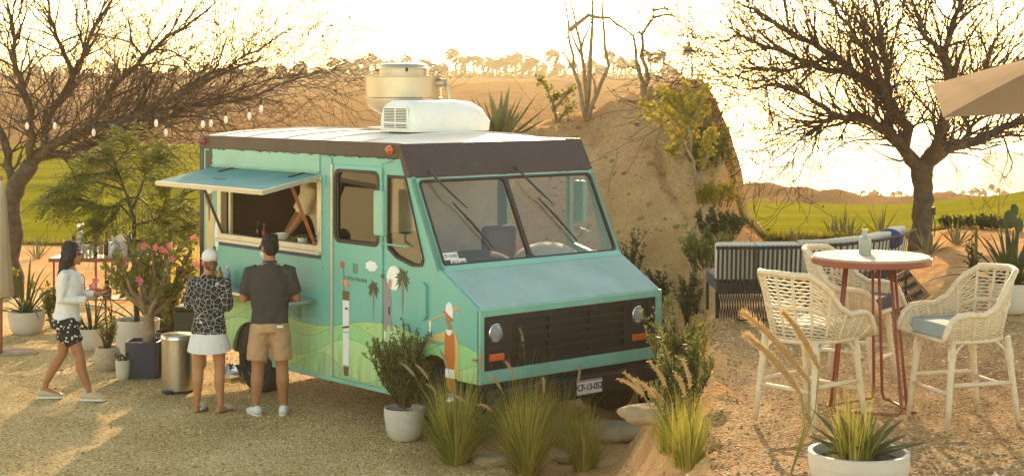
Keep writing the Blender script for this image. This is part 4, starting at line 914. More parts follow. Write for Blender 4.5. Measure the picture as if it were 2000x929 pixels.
for px, py in ((262, 490), (285, 500), (300, 535), (318, 520), (337, 500), (350, 480), (378, 520), (330, 545), (240, 530), (215, 550), (250, 465), (290, 560), (355, 550), (225, 500), (310, 470), (375, 490), (205, 525), (340, 440), (300, 450)):
    e = at(px, py, t.location.y+U(-.45, .45))-t.location; b = Vector((.042, 0, hh+U(.22, .40))); m1 = b.lerp(e, .4)+Vector((U(-.05, .05), U(-.05, .05), -.06+U(-.03, .03))); m2 = b.lerp(e, .75)+rvec()*.03
    MB().tube([b, b.lerp(m1, .5)+rvec()*.02, m1, m2, e], [.034, .028, .021, .014, .009], 7).build('branch', BARK2, t, smooth=True); heads.append((e, (e-m2).normalized())); heads.append((m2, (e-m1).normalized()))
for e, d in heads:
    for k in range(26): leaf(lm, e-d*U(0, .2)+rvec()*.04, rvec()+d*.6+Vector((0, 0, .25)), U(.08, .15), U(.032, .05))
lm.build('leaves', G_MID, t, fix=False, kind='stuff')
for px, py in ((303, 490), (280, 480), (317, 487), (325, 492), (336, 507), (270, 545), (277, 550), (243, 515), (306, 552), (318, 553), (360, 540), (378, 466), (385, 515), (392, 520), (305, 484), (186, 548), (180, 560), (330, 480)):
    c = at(px, py, t.location.y-.25+U(-.25, .25))-t.location; fl = MB(); nv = (Vector((U(-.6, .6), -1, U(0, .8)))).normalized(); e1 = nv.orthogonal().normalized(); e2 = nv.cross(e1)
    for k in range(5):
        a = 2*pi*k/5; dd = e1*cos(a)+e2*sin(a)+nv*.25; leaf(fl, c, dd, .05, .042, up=nv)
    fl.build('flower', PINK, t, fix=False)
# speckled pot, white pots
t = potted('potted_succulent', 'wispy green succulent in a round speckled stone pot', 210, 722, seed=6); z = pot(t, .15, .26, POTS, 'round')
stems_leaves(t, z, 12, .42, .55, .03, .014, G_MID, dens=30, side=3); stems_leaves(t, z, 3, .75, .2, .022, .012, G_YEL, dens=26, side=2, name='tall_shoots')
t = potted('potted_strap_plant', 'dark strap leaved plant in a white bowl pot behind the walking woman', 178, 684, seed=7); z = pot(t, .17, .27, POTW)
strap_leaves(t, z, 22, .55, .05, G_DARK, droop=1.2, el0=.35)
t = potted('potted_lily', 'long arching lily leaves in a wide white bowl pot at the left edge', 52, 652, seed=8); z = pot(t, .235, .30, POTW)
strap_leaves(t, z, 26, .80, .06, G_DARK, droop=1.4, el0=.45); 
for px, py in ((62, 555), (50, 590), (30, 530)):
    c = at(px, py, t.location.y-.1)-t.location; mb = MB()
    for k in range(60): leaf(mb, c+rvec()*.03, rvec(), .05, .02)
    mb.build('flower_head', G_YEL, t, fix=False); MB().tube([(0, 0, z), c*.6+Vector((0, 0, .1)), c], .007, 5).build('flower_stalk', G_MID, t, fix=False)
t = potted('potted_shrub', 'glossy green shrub standing between the lily pot and the walking woman', 102, 640, seed=9); z = 0
stems_leaves(t, z, 10, .62, .35, .075, .045, G_MID, dens=16, side=2)
# tall white pot with the feathery tree
t = potted('feathery_tree', 'feathery young tree with light green drooping leaves in a tall white pot', 268, 690, 'tree', seed=12, Y=19.4); z = pot(t, .27, .44, POTW, 'tall'); bz = t.location.copy()
q = lambda px, py, dY=0: at(px, py, 19.4+dY)-bz
MB().tube([(0, 0, z), q(262, 520), q(262, 430), q(248, 380)], [.035, .030, .026, .02], 8).build('trunk', BARK, t, smooth=True)
mb = MB(); lf = MB()
tr = [[q(262, 430), q(235, 400, -.3), q(195, 408, -.4), q(155, 385, -.4), q(90, 400, -.5)], [q(258, 415), q(240, 360, .2), q(225, 320, .2), q(215, 290, .2)], [q(262, 440), q(300, 430, .3), q(340, 410, .3), q(368, 375, .3)], [q(258, 410), q(282, 350, .4), q(285, 310, .3)], [q(262, 440), q(310, 425, -.4), q(325, 390, -.5), q(318, 360, -.5)],
      [q(240, 370), q(190, 355, .3), q(130, 365, .3), q(95, 380, .2)], [q(225, 335), q(180, 340, -.4), q(140, 345, -.5)], [q(225, 320), q(250, 290, -.3), q(245, 268, -.3)], [q(283, 340), q(300, 320, .1), q(312, 310, .1)], [q(195, 408, -.4), q(150, 400, -.1), q(110, 400, .1)], [q(262, 470), q(290, 470, .3), q(330, 450, .5), q(360, 440, .6)], [q(235, 400, -.3), q(210, 440, -.5), q(190, 445, -.5)], [q(225, 330), q(200, 310, .3), q(180, 318, .4)], [q(300, 430, .3), q(340, 440, .1), q(375, 445, 0)]]
for P in tr:
    MB().tube(P, [lerp(.016, .004, i/(len(P)-1)) for i in range(len(P))], 6).build('branch', BARK, t, smooth=True)
    for i in range(len(P)-1):
        for k in range(17 if i else 6):
            p = P[i].lerp(P[i+1], U(0, 1)); d = ((P[i+1]-P[i]).normalized()+rvec()*.9).normalized()
            for s in range(9):                         # one compound leaf
                c = p+d*(s*.036); d = (d+Vector((0, 0, -.06))).normalized(); sd = d.cross(Vector((0, 0, 1))).normalized() if abs(d.z) < .95 else Vector((1, 0, 0))
                for g in (-1, 1): leaf(lf, c, d*.6+sd*g+rvec()*.25, U(.07, .11), .03, up=Vector((0, 0, 1)))
lf.build('leaves', G_TREE, t, fix=False, kind='stuff')
t = potted('potted_cutting', 'small green cutting in a low white cup pot beside the navy pot', 240, 725, seed=14, Y=17.9); z = pot(t, .08, .22, POTW); stems_leaves(t, z, 5, .16, .6, .03, .018, G_DARK, dens=12)
t = potted('banded_planter', 'black banded cylinder planter behind the steel bin', 335, 705, 'planter', seed=15, Y=18.6); pot(t, .20, .42, mat('black_pot', srgb(34, 32, 32), rough=.4), 'cyl')
MB().lathe([(.196, .33), (.203, .335), (.203, .35), (.197, .355)], 32).build('band', STEEL, t, smooth=30)
stems_leaves(t, .36, 6, .55, .3, .08, .04, G_MID, dens=14)
# tall sunlit rushes behind the desert rose
t = potted('sedge_clump', 'tall yellow green rushes glowing beside the rear of the truck', 350, 600, 'plant', seed=16, Y=22.5); strap_leaves(t, 0, 70, 1.35, .03, G_YEL, spread=.5, droop=.35, el0=.7, el1=1.5, base_r=.22, seg=5)
t = potted('bird_of_paradise', 'dark broad leaved plant between the rushes and the desert rose', 318, 640, 'plant', seed=17, Y=20.6); strap_leaves(t, 0, 26, 1.1, .11, G_DARK, spread=.8, droop=.7, el0=.5, el1=1.4, base_r=.1)
t = potted('yucca', 'spiky grey green yucca on the sand behind the walking woman', 72, 505, 'plant', seed=18); strap_leaves(t, 0, 18, .5, .035, G_AG, droop=.15, el0=.5)
# foreground grasses
for i, (lab, px, py, n, L_, pl_, sd) in enumerate((('tall fountain grass in front of the headlight', 1015, 858, 700, .88, 5, 21), ('yellow fountain grass beside the white rosemary pot', 890, 905, 800, .76, 5, 22), ('fountain grass with drooping plumes below the grille', 1030, 925, 800, .76, 5, 23), ('thin fountain grass below the license plate', 1140, 915, 420, .52, 1, 24), ('dark fountain grass under the front bumper', 925, 830, 500, .66, 4, 25), ('wispy fountain grass left of the right hand shrubs', 1095, 870, 360, .55, 1, 26))):
    p = ground_at(px, py) if py < 929 else ground_at(px, 926)
    fountain_grass(lab, p, n, L_, .009, pl_, sd, .75)
fountain_grass('tan fountain grass with upright plumes at the foot of the sandy bank', ground_at(1345, 915), 320, .42, .006, 5, 27)
fountain_grass('short fountain grass on the sandy bank', ground_at(1310, 880), 240, .36, .006, 2, 28)
# upright evergreen shrubs on the bank beside the truck
for i, (lab, px, py, hgt, m, sd, dens) in enumerate((('sage green shrub right of the license plate', 1195, 800, .58, G_SHRUB, 31, 60), ('yellow tipped shrub before the right headlight', 1262, 790, .80, G_MID, 32, 44), ('tall dark shrub beside the front fender', 1290, 745, .58, G_SHRUB, 33, 40), ('dark leafy shrub at the right end of the bank', 1325, 770, .62, G_SHRUB, 34, 44), ('pale sage shrub low on the bank', 1320, 835, .5, G_SHRUB, 35, 60), ('slender dark shrub on the mound above the fender', 1225, 590, .72, G_DARK, 36, 44), ('short dark shrub behind the hood', 1285, 610, .45, G_DARK, 37, 44), ('upright dark shrub on the mound slope', 1345, 640, .5, G_DARK, 38, 60), ('bright yellow green shrub at the edge of the terrace', 1345, 735, .42, G_YEL, 39, 50), ('low shrub between bumper and bank', 1240, 760, .40, G_SHRUB, 40, 50), ('olive shrub below the bank edge', 1345, 810, .5, G_SHRUB, 41, 60))):
    rnd = random.Random(sd); p = ground_at(px, py); t = thing('evergreen_shrub', lab, 'shrub', p, group='shrubs beside the truck')
    stems_leaves(t, -.02, 14 if hgt > .5 else 10, hgt*1.1, .48, .042, .02, m, dens=dens, side=4, base_r=.06)
# mound plants
def stick_tree(label, px, py, paths, seed, leaves=40, Yoff=0):
    global rnd; rnd = random.Random(seed)
    b = ground_at(px, py); t = thing('bare_shrub', label, 'shrub', b, group='bare shrubs on the mound'); lm = MB()
    for P in paths:
        pts = [at(x, y, b.y+Yoff)-b+Vector((0, dy, 0)) for x, y, dy in P]; pts[0] = Vector((pts[0].x*.3, 0, -.03)) if P[0][1] >= py-4 else pts[0]
        r0 = P_r(P); out = []
        for i in range(len(pts)-1): out += [pts[i], pts[i].lerp(pts[i+1], .5)+rvec()*.025]
        out.append(pts[-1]); k = len(out)
        MB().tube(out, [lerp(r0, r0*.3, i/(k-1)) for i in range(k)], 7).build('branch', BARK2, t, smooth=True)
        for j in range(leaves//len(paths)):
            p = out[-1-int(U(0, min(3, k-1)))]; leaf(lm, p+rvec()*.06, rvec(), U(.03, .06), U(.025, .04))
    lm.build('leaves', BROWNLEAF, t, fix=False, kind='stuff'); return t
def P_r(P): return .038 if len(P) > 3 else .02
stick_tree('leafless many stemmed shrub on the mound above the windscreen', 1147, 243, [[(1147, 243, 0), (1135, 190, 0), (1122, 140, .1), (1112, 80, .1), (1104, 5, .1)], [(1147, 243, 0), (1145, 180, .1), (1138, 110, .2), (1128, 60, .2), (1115, 0, .3)], [(1147, 243, 0), (1163, 190, 0), (1188, 130, -.1), (1178, 60, -.2), (1176, 0, -.2)], [(1147, 200, 0), (1152, 110, -.1), (1156, 40, -.2), (1157, -10, -.2)], [(1138, 110, .2), (1120, 70, .3), (1108, 10, .4)], [(1163, 190, 0), (1160, 155, .1), (1150, 135, .2)], [(1122, 140, .1), (1100, 100, .1), (1082, 128, .1)], [(1135, 100, .1), (1152, 55, .2), (1160, 30, .3)], [(1112, 60, 0), (1150, 30, 0), (1190, 35, 0), (1215, 55, 0)]], 51, 60)
stick_tree('thin leafless forked shrub on the mound top by the bush', 1256, 190, [[(1256, 190, 0), (1255, 160, 0), (1243, 120, 0), (1237, 70, 0), (1195, 40, 0)], [(1256, 190, 0), (1266, 155, 0), (1252, 110, 0), (1254, 68, 0), (1276, 35, 0), (1280, 8, 0)], [(1254, 68, 0), (1245, 64, 0), (1236, 72, 0)], [(1276, 35, 0), (1310, 28, .1), (1328, 40, .1)], [(1278, 20, 0), (1300, 16, 0), (1312, 22, 0)]], 52, 26)
def leafy_bush(label, px, py, paths, seed, m=G_YEL, n=50, size=(.04, .075), sub=None):
    global rnd; rnd = random.Random(seed)
    b = ground_at(px, py); t = thing('leafy_shrub', label, 'shrub', b, group='leafy shrubs on the mound'); lm = MB()
    for P in paths:
        pts = [at(x, y, b.y)-b+Vector((0, U(-.25, .25), 0)) for x, y in P]; pts[0] = Vector((pts[0].x*.4, 0, -.02)) if P[0][1] >= py-4 else pts[0]
        MB().tube(pts, [lerp(.022, .006, i/(len(pts)-1)) for i in range(len(pts))], 6).build('branch', BARK2, t, smooth=True)
        for j in range(n//2):
            i = rnd.randrange(max(1, len(pts)-2), len(pts)) if len(pts) > 2 else 1; p = pts[i-1].lerp(pts[i], U(0, 1.05)); leaf(lm, p+rvec()*U(0, .10), rvec()+Vector((0, -.3, .2)), U(*size), U(*size)*.9)
    lm.build('leaves', m, t, fix=False, kind='stuff'); return t
leafy_bush('round leaved yellow green bush at the right end of the mound', 1365, 400, [[(1365, 400), (1350, 310), (1330, 270), (1310, 255), (1265, 215)], [(1350, 310), (1345, 260), (1310, 190), (1285, 170)], [(1345, 260), (1350, 200), (1340, 160)], [(1350, 290), (1375, 220), (1370, 150)], [(1340, 260), (1320, 230), (1290, 210), (1250, 205)], [(1345, 250), (1370, 190), (1385, 170)], [(1330, 270), (1315, 300), (1308, 290)], [(1345, 240), (1325, 200), (1300, 195)], [(1350, 230), (1360, 200), (1345, 185)], [(1365, 380), (1372, 330), (1378, 290), (1385, 250)], [(1372, 330), (1390, 290), (1395, 250)], [(1350, 240), (1335, 215), (1330, 190)]], 54, G_YEL, 190)
leafy_bush('loose leafy shrub on the mound beside the big agave', 1052, 236, [[(1052, 236), (1040, 200), (1020, 175), (985, 155), (945, 165)], [(1020, 175), (1005, 155), (998, 140)], [(1052, 236), (1060, 195), (1050, 165), (1045, 155)], [(1060, 195), (1080, 180), (1095, 200)], [(1040, 200), (1030, 210), (1065, 215)]], 55, G_MID, 150, (.04, .065))
leafy_bush('small leafy shrub on the mound behind the roof', 1088, 238, [[(1088, 238), (1080, 200), (1062, 160), (1050, 152)], [(1080, 200), (1090, 185), (1105, 195)], [(1088, 238), (1105, 215), (1120, 205)], [(1080, 215), (1110, 175), (1118, 172)]], 56, G_MID, 150, (.04, .065))
rnd = random.Random(57); p = at(975, 268, 21.2); t = thing('agave', 'large agave with curved pointed leaves rising behind the truck roof', 'agave', (p.x, p.y, height(p.x, p.y)-.1)); agave(t, max(0, p.z-height(p.x, p.y)), 34, .74, .11, el0=.15, el1=1.4, droop=-.2)
rnd = random.Random(58); p = ground_at(1368, 285); t = thing('agave', 'agave half hidden under the yellow green bush on the mound', 'agave', p); agave(t, 0, 20, .55, .09, G_AG, droop=.1)
for lab, px, py, hgt, m, sd in (('olive scrub hanging on the steep end of the mound', 1385, 330, .55, G_SHRUB, 141), ('yellow green scrub halfway down the mound end', 1398, 410, .32, G_YEL, 142), ('dark scrub at the foot of the mound end', 1408, 468, .35, G_DARK, 143), ('pale scrub at the lower right of the mound', 1385, 520, .5, G_SHRUB, 144)):
    rnd = random.Random(sd); t = thing('scrub_bush', lab, 'shrub', ground_at(px, py), group='scrub on the mound end'); stems_leaves(t, -.05, 20, hgt, .8, .05, .03, m, dens=34, side=4, base_r=.18)
t = thing('dry_tussock', 'dry straw tussock on the lower mound slope', 'grass', ground_at(1362, 560)); mb = MB(); rnd = random.Random(59)
for k in range(260): a = U(0, 2*pi); blade(mb, Vector((0, 0, 0)), Vector((cos(a), sin(a), U(.3, 1.4))), U(.2, .38), .005, .5, 4, wprof=lambda q: 1-q)
mb.build('blades', PLUME, t, fix=False, kind='stuff')
# rocks on the bank
ROCK = mat('sandstone', srgb(150, 124, 92), rough=.95, col2=srgb(190, 164, 128), scale=5, bump=1, bscale=14)
def rock(label, px, py, w_, d_, h_, seed, rz=0):
    global rnd; rnd = random.Random(seed); p = ground_at(px, py); bm = bmesh.new(); bmesh.ops.create_icosphere(bm, subdivisions=4, radius=1)
    for v in bm.verts:
        c = v.co.copy(); c *= 1+.22*noise.noise(c*1.3+Vector((seed, 0, 0)))+.08*noise.noise(c*4+Vector((seed, 3, 0))); c.z = max(-.6, min(.7, c.z)); v.co = Vector((c.x*w_, c.y*d_, c.z*h_))
    me = bpy.data.meshes.new('rock'); bm.to_mesh(me); bm.free(); me.materials.append(ROCK); me.polygons.foreach_set('use_smooth', [True]*len(me.polygons))
    o = bpy.data.objects.new('rock', me); COL.objects.link(o); o.location = p+Vector((0, 0, h_*.2)); o.rotation_euler = (0, 0, rz)
    return tag(o, label, 'rock', 'sandstone rocks on the bank')
rock('long flat sandstone slab beyond the fountain grass', 1215, 850, .42, .25, .10, 61, .2); rock('low sandstone rock below the shrubs', 1290, 815, .30, .2, .10, 62); rock('half buried sandstone among the grass at the bottom edge', 960, 905, .20, .14, .07, 63); rock('small sandstone at the foot of the bank', 1120, 895, .22, .16, .07, 64); rock('flat stone slab lying on the gravel at the left edge', 35, 690, .26, .2, .045, 65)
# ------------------------------------------------ right hand terrace plants
t = potted('potted_agave', 'big foreground agave in a white cement bowl at the bottom edge', 1677, 925, 'potted plant', seed=70, Y=8.22); z = pot(t, .25, .25, POTW, 'bowl', 48)
agave(t, z, 22, .31, .075, leafmat('dark_agave', (70, 78, 40), (104, 106, 60), .15), el0=.35, el1=1.4, droop=.15)
fountain_grass('yellow feathery grass growing in the foreground white bowl', t.location+Vector((-.06, -.12, z)), 230, .42, .0035, 0, 71, .42, G_GRASS, None)
t = thing('plume_grass', 'pale fluffy grass plumes rising in front of the left wicker chair', 'grass', ground_at(1545, 925)); rnd = random.Random(72)
for (x0, y0), (x1, y1) in (((1580, 745), (1452, 610)), ((1565, 770), (1458, 655)), ((1600, 720), (1530, 610))):
    a, b = at(x0, y0, 8.9)-t.location, at(x1, y1, 8.9)-t.location; s0 = Vector((0, 0, 0)); MB().tube([s0, a.lerp(s0, .4)+Vector((.04, 0, 0)), a], .004, 4).build('stalk', G_GRASS, t)
    pb = MB(); N_ = 12; pp = [a.lerp(b, i/N_)+Vector((0, 0, .03*sin(pi*i/N_))) for i in range(N_+1)]; pb.tube(pp, [.015*sin(pi*min(1, .12+i/N_*.86))+.002 for i in range(N_+1)], 8)
    for k in range(900): i = rnd.randrange(N_); leaf(pb, pp[i].lerp(pp[i+1], U(0, 1))+rvec()*.012, rvec()*.8+(b-a).normalized(), U(.03, .05), .0025)
    pb.build('plume', PLUME, t, fix=False)
t = potted('potted_cactus', 'slim columnar cactus in a pale speckled pot behind the right wicker chair', 1905, 560, seed=73, Y=15.2); z = pot(t, .12, .27, POTS, 'round'); stems_leaves(t, z, 6, .5, .25, .04, .02, G_DARK, dens=24, side=2); MB().tube([(0, 0, z), (.01, 0, z+.55)], [.02, .014], 7).build('column', G_MID, t, smooth=True)
t = potted('strap_leaf_clump', 'dark strap leaved clump in a pot at the right edge behind the chair', 1975, 575, seed=74, Y=15.0); z = pot(t, .18, .28, POTW); strap_leaves(t, z, 34, .75, .07, G_DARK, droop=.9, el0=.45)
for lab, px, py, sd in (('low dark glossy shrub right of the mesquite trunk', 1862, 448, 75), ('flat dark shrub in the planting bed', 1912, 446, 76), ('dark round shrub near the prickly pear', 1943, 448, 77)):
    rnd = random.Random(sd); t = thing('low_shrub', lab, 'shrub', ground_at(px, py), group='low dark shrubs in the bed'); stems_leaves(t, 0, 26, .20, 1.6, .035, .028, G_DARK, dens=26, side=3, base_r=.14)
for lab, px, py, sd, L_ in (('small spiky aloe right of the mesquite trunk', 1868, 478, 78, .34), ('grey aloe at the foot of the mesquite', 1812, 498, 79, .38), ('pointed aloe behind the table bottle', 1660, 470, 80, .42), ('slim aloe left of the bottle behind the sofa', 1628, 468, 81, .36), ('upright aloe behind the middle of the sofa', 1645, 465, 82, .5), ('sparse aloe behind the sofa corner', 1720, 460, 83, .55), ('little aloe sprout on the sand behind the sofa', 1556, 476, 84, .25)):
    rnd = random.Random(sd); t = thing('aloe', lab, 'aloe', ground_at(px, py), group='aloes behind the sofa'); agave(t, 0, 13, L_, .035, G_AG, el0=.45, el1=1.45, droop=-.05)
t = thing('prickly_pear', 'prickly pear cactus with oval pads at the right edge', 'cactus', ground_at(1975, 452)); rnd = random.Random(85)
for px, py, rx, rz_, ro in ((1975, 430, 11, 17, .2), (1982, 409, 8, 11, -.3), (1970, 420, 9, 11, .6), (1990, 440, 10, 15, 0), (1962, 436, 8, 12, .5)):
    c = at(px, py, t.location.y)-t.location; k = t.location.y/F
    MB().lathe([(.001, -rz_*k*1.05), (rx*k*.6, -rz_*k*.8), (rx*k, -rz_*k*.1), (rx*k*.85, rz_*k*.6), (rx*k*.4, rz_*k*.95), (.001, rz_*k)], 14, Matrix.Translation(c) @ Matrix.Rotation(ro, 4, 'Y'), sy=.28).build('pad', G_DARK, t, smooth=True)
# ---------------------------------------------------------------- terrace furniture
WICK = mat('white_wicker', srgb(214, 196, 166), rough=.6, var=.10, scale=30, bump=.2, bscale=120)
CUSHL = mat('pale_blue_cushion', srgb(150, 164, 166), rough=.8, var=.08); CUSHD = mat('slate_cushion', srgb(56, 60, 66), rough=.85, var=.1)
REDM = mat('red_metal', srgb(134, 62, 42), rough=.45, var=.12); STONE = mat('table_stone', srgb(150, 136, 124), rough=.7, col2=srgb(176, 164, 152), scale=5)
def wicker_chair(label, loc, rz, cush):
    c = thing('wicker_bar_chair', label, 'bar chair', loc, rz, group='white wicker bar chairs'); B = .53
    def rail_z(q):                        # q: angle from the back, degrees 0..180
        return interp(q, [0, 42, 62, 78, 95, 120, 140, 152, 162], [.955, .945, .87, .75, .70, .705, .695, .655, .55])
    def pt(q, f):                          # q signed degrees from the back, f 0 bottom .. 1 rail
        a = R(180-q); z = B+(rail_z(abs(q))-B)*f; e = f**.75
        ax, ay = lerp(.235, .30, e), lerp(.215, .295, e)
        cx = 0; x = cx+ax*cos(a); y = ay*sin(a)
        if abs(q) > 90: x = ax*(abs(q)-90)/72*1.0; y = math.copysign(ay*(1-.06*((abs(q)-90)/72)), -q if False else sin(a))
        return Vector((x-.10*max(0, z-B-.1)*(1 if abs(q) < 90 else 0)*cos(R(q)), y, z))
    QS = [i*6 for i in range(-27, 28)]
    MB().tube([pt(q, 1) for q in QS], .019, 8).build('rail', WICK, c, smooth=True)
    MB().tube([pt(q, 0) for q in QS]+[pt(QS[0], 0)], .016, 7).build('seat_ring', WICK, c, smooth=True)
    MB().tube([pt(q, .5) for q in range(-60, 61, 6)], .012, 6).build('mid_rail', WICK, c, smooth=True)
    for q in range(-154, 155, 22): MB().tube([pt(q, f) for f in (0, .25, .5, .75, 1)], .010, 6).build('rib', WICK, c, smooth=True)
    mb = MB(); N_ = 19
    for k in range(1, N_):
        f = k/N_; mb.tube([pt(q, f)*1.0+Vector((0, 0, .003*(-1)**(i+k))) for i, q in enumerate(QS)], .0058, 4)
    mb.build('woven_cane', WICK, c, smooth=True, kind='stuff', fix=False)
    MB().plate([[(pt(q, 0).x*.97, pt(q, 0).y*.97) for q in QS]], lambda a, b, t: (a, b, t), B-.012, B+.015).build('seat_base', WICK, c)
    cu = MB().plate([[(pt(q, .1).x*.93+.01, pt(q, .1).y*.93) for q in QS]], lambda a, b, t: (a, b, t), B+.02, B+.105).build('cushion', cush, c, smooth=40, bevel=.03)
    cu.modifiers['bevel'].segments = 4
    feet = {}
    for sx in (-1, 1):
        for sy in (-1, 1):
            top = Vector((sx*.19-.0, sy*.20, B)); ft = Vector((sx*.25, sy*.235, 0)); feet[sx, sy] = (top, ft)
            lg = MB().tube([top+Vector((0, 0, .02)), top.lerp(ft, .3), top.lerp(ft, .7), ft], [.021, .021, .019, .016], 9).build('leg', WICK, c, smooth=True)
            MB().tube([top.lerp(ft, .10), top.lerp(ft, .22)], .027, 9).build('binding', WICK, lg, smooth=40)
            for d in (Vector((-sx, 0, 0)), Vector((0, -sy, 0))):
                MB().tube([top.lerp(ft, .2), top.lerp(ft, .09)+d*.035, top+d*.085], .010, 6).build('brace', WICK, c, smooth=True)
    g = lambda k, t: feet[k][0].lerp(feet[k][1], t)
    for a, b, t in (((-1, -1), (1, -1), .50), ((-1, 1), (1, 1), .50), ((1, -1), (1, 1), .60), ((-1, -1), (-1, 1), .56)): MB().tube([g(a, t), g(b, t)], .014, 8).build('stretcher', WICK, c, smooth=True)
    return c
def T_at(px, py): p = at(px, py, 1); k = (TZ-CZ)/(p.z-CZ); return Vector((p.x*k, k, TZ+.006))
wicker_chair('white wicker bar chair at left, its back to the camera', T_at(1582, 824), R(40), CUSHL)
wicker_chair('white wicker bar chair behind the table with dark slate cushion', T_at(1662, 752), R(-32), CUSHD)
wicker_chair('white wicker bar chair right of the table, facing left', T_at(1880, 822), R(196), CUSHL)
# bistro table
tb = thing('bistro_table', 'round bar table with pale top and red tube legs', 'table', T_at(1702, 800))
TH = .985
MB().lathe([(.001, TH+.018), (.372, TH+.018), (.376, TH+.012), (.376, TH)], 64).build('table_top', STONE, tb, smooth=30)
MB().lathe([(.376, TH+.001), (.385, TH+.003), (.385, TH-.032), (.378, TH-.036), (.30, TH-.03), (.001, TH-.03)], 64).build('apron_ring', REDM, tb, smooth=30)
for k in range(3):
    a = R(-60+120*k+8); e1 = Vector((cos(a), sin(a), 0)); e2 = Vector((-sin(a), cos(a), 0))
    for sg in (-1, 1):
        top = e1*.17+e2*(sg*.02)+Vector((0, 0, TH-.03)); ft = e1*.27+e2*(sg*.028)
        bend = [top, top.lerp(ft, .5), top.lerp(ft, .93)+Vector((0, 0, .0)), ft+Vector((0, 0, .022))+e2*(sg*.012), ft+e2*(sg*.07)+Vector((0, 0, .012))]
        MB().tube(bend, .0105, 8).build('leg', REDM, tb, smooth=True)
    a2 = a+R(120); MB().tube([e1*.27+e2*.08+Vector((0, 0, .012)), Vector((cos(a2)*.27, sin(a2)*.27, .012))-Vector((-sin(a2), cos(a2), 0))*.08], .0105, 8).build('floor_rail', REDM, tb, smooth=True)
bt = thing('glass_bottle', 'pale frosted glass bottle standing on the bar table', 'bottle', tb.location+Vector((-.025, .08, TH+.019)))
FROST = mat('frosted_glass', srgb(200, 206, 192), rough=.35, var=.04, trans=.25, tl=.25)
MB().lathe([(.001, 0), (.038, 0), (.041, .006), (.041, .085), (.036, .105), (.017, .120), (.0155, .15), (.019, .152), (.019, .163), (.012, .163), (.012, .12), (.03, .1), (.036, .08), (.036, .012), (.001, .01)], 32).build('bottle_body', FROST, bt, smooth=40)
# strap sofa, its back to the camera
STRAP = mat('charcoal_strap', srgb(30, 29, 26), rough=.7, var=.12); SOFAC = mat('sofa_cushion', srgb(200, 192, 176), rough=.9, var=.05)
def sofa(label, pts, n, over, flare, depth=.8):
    """pts: back line on the ground seen from above, as (px, Y)"""
    P = [Vector(((px-1000)/F*Y, Y, 0)) for px, Y in pts]; o = P[0].copy(); s = thing('strap_sofa', label, 'sofa', (o.x, o.y, TZ+.006), group='strap sofas'); P = [p-o for p in P]
    def line(t):
        f = t*(len(P)-1); i = min(len(P)-2, int(f)); return P[i].lerp(P[i+1], f-i)
    def nrm(t):
        d = line(min(1, t+.02))-line(max(0, t-.02)); return Vector((d.y, -d.x, 0)).normalized()     # towards the camera
    HT, HS = .665, .26
    N_ = 24
    TOP = lambda t: line(t)+nrm(t)*.03+Vector((0, 0, HT)); LOW = lambda t: line(t)-nrm(t)*.02+Vector((0, 0, HS)); GR_ = lambda t: line(t)+nrm(t)*flare+Vector((0, 0, .015))
    for f_, r_ in ((TOP, .014), (LOW, .012), (GR_, .010)): MB().tube([f_(i/N_) for i in range(N_+1)], r_, 6).build('frame_rail', STRAP, s, smooth=True)
    for i in range(n):
        t = (i+.5)/n; a, b = TOP(t), LOW(t+U(-.004, .004)); w_ = (line(min(1, t+.01))-line(max(0, t-.01))).normalized()*.0105; nn = nrm(t)
        top2 = a-nn*.05+Vector((0, 0, .012))
        vs = []
        for p in (top2, a-nn*.0+Vector((0, 0, .018)), a+nn*.016, a.lerp(b, .5)+nn*.013, b+nn*.014): vs += [p-w_, p+w_]
        k = len(vs); vs += [v-nn*.004 for v in vs]
        fs = [(2*j, 2*j+1, 2*j+3, 2*j+2) for j in range(4)]+[(k+2*j, k+2*j+2, k+2*j+3, k+2*j+1) for j in range(4)]
        MB().add(vs, fs).build('strap', STRAP, s, fix=False)
    mb = MB()
    for i in range(int(n*1.7)):
        t = i/(n*1.7)
        for sg in (-1, 1): mb.tube([LOW(t), GR_(min(1, max(0, t+sg*.035)))], .0045, 4)
    mb.build('base_lattice', STRAP, s, kind='stuff', fix=False)
    bk = lambda a, b, t: tuple(line(a)-nrm(a)*(.05+t)+Vector((0, 0, b)))
    for j in range(2):
        a0, a1 = (.02, .49) if j == 0 else (.51, .98); m_ = 10; mb = MB(); vs = []
        for i in range(m_+1):
            a = lerp(a0, a1, i/m_); vs += [bk(a, HS+.06, .0), bk(a, HT+.045, .0), bk(a, HT+.03, .16), bk(a, HS+.06, .18)]
        fs = [(4*i+k, 4*i+(k+1) % 4, 4*i+4+(k+1) % 4, 4*i+4+k) for i in range(m_) for k in range(4)]+[(0, 1, 2, 3), tuple(4*m_+k for k in range(4))]
        mb.add(vs, fs); mb.build('back_cushion', SOFAC, s, smooth=40, bevel=.025)
        vs = []
        for i in range(m_+1):
            a = lerp(a0, a1, i/m_); vs += [bk(a, HS+.0, .0), bk(a, HS+.12, .0), bk(a, HS+.12, depth), bk(a, HS+.0, depth)]
        MB().add(vs, fs).build('seat_cushion', CUSHD, s, smooth=40, bevel=.02)
    for t in (.03, .97):
        for dd in (.05, depth): MB().tube([line(t)-nrm(t)*dd+Vector((0, 0, HS)), line(t)-nrm(t)*dd], .014, 6).build('leg', STRAP, s)
    return s
rnd = random.Random(90)
sofa('long straight strap sofa with white cushions at the left of the terrace', [(1398, 14.5), (1480, 14.5), (1566, 14.55)], 19, 0, .02)
s2 = sofa('curved strap sofa with blue pillow behind the bar table', [(1572, 14.7), (1640, 14.8), (1710, 15.2), (1755, 15.7), (1782, 16.4)], 27, 0, .17)
p = at(1738, 462, 15.7); pil = thing('throw_pillow', 'blue throw pillow on the curved sofa', 'pillow', (p.x, p.y, p.z-.12)); 
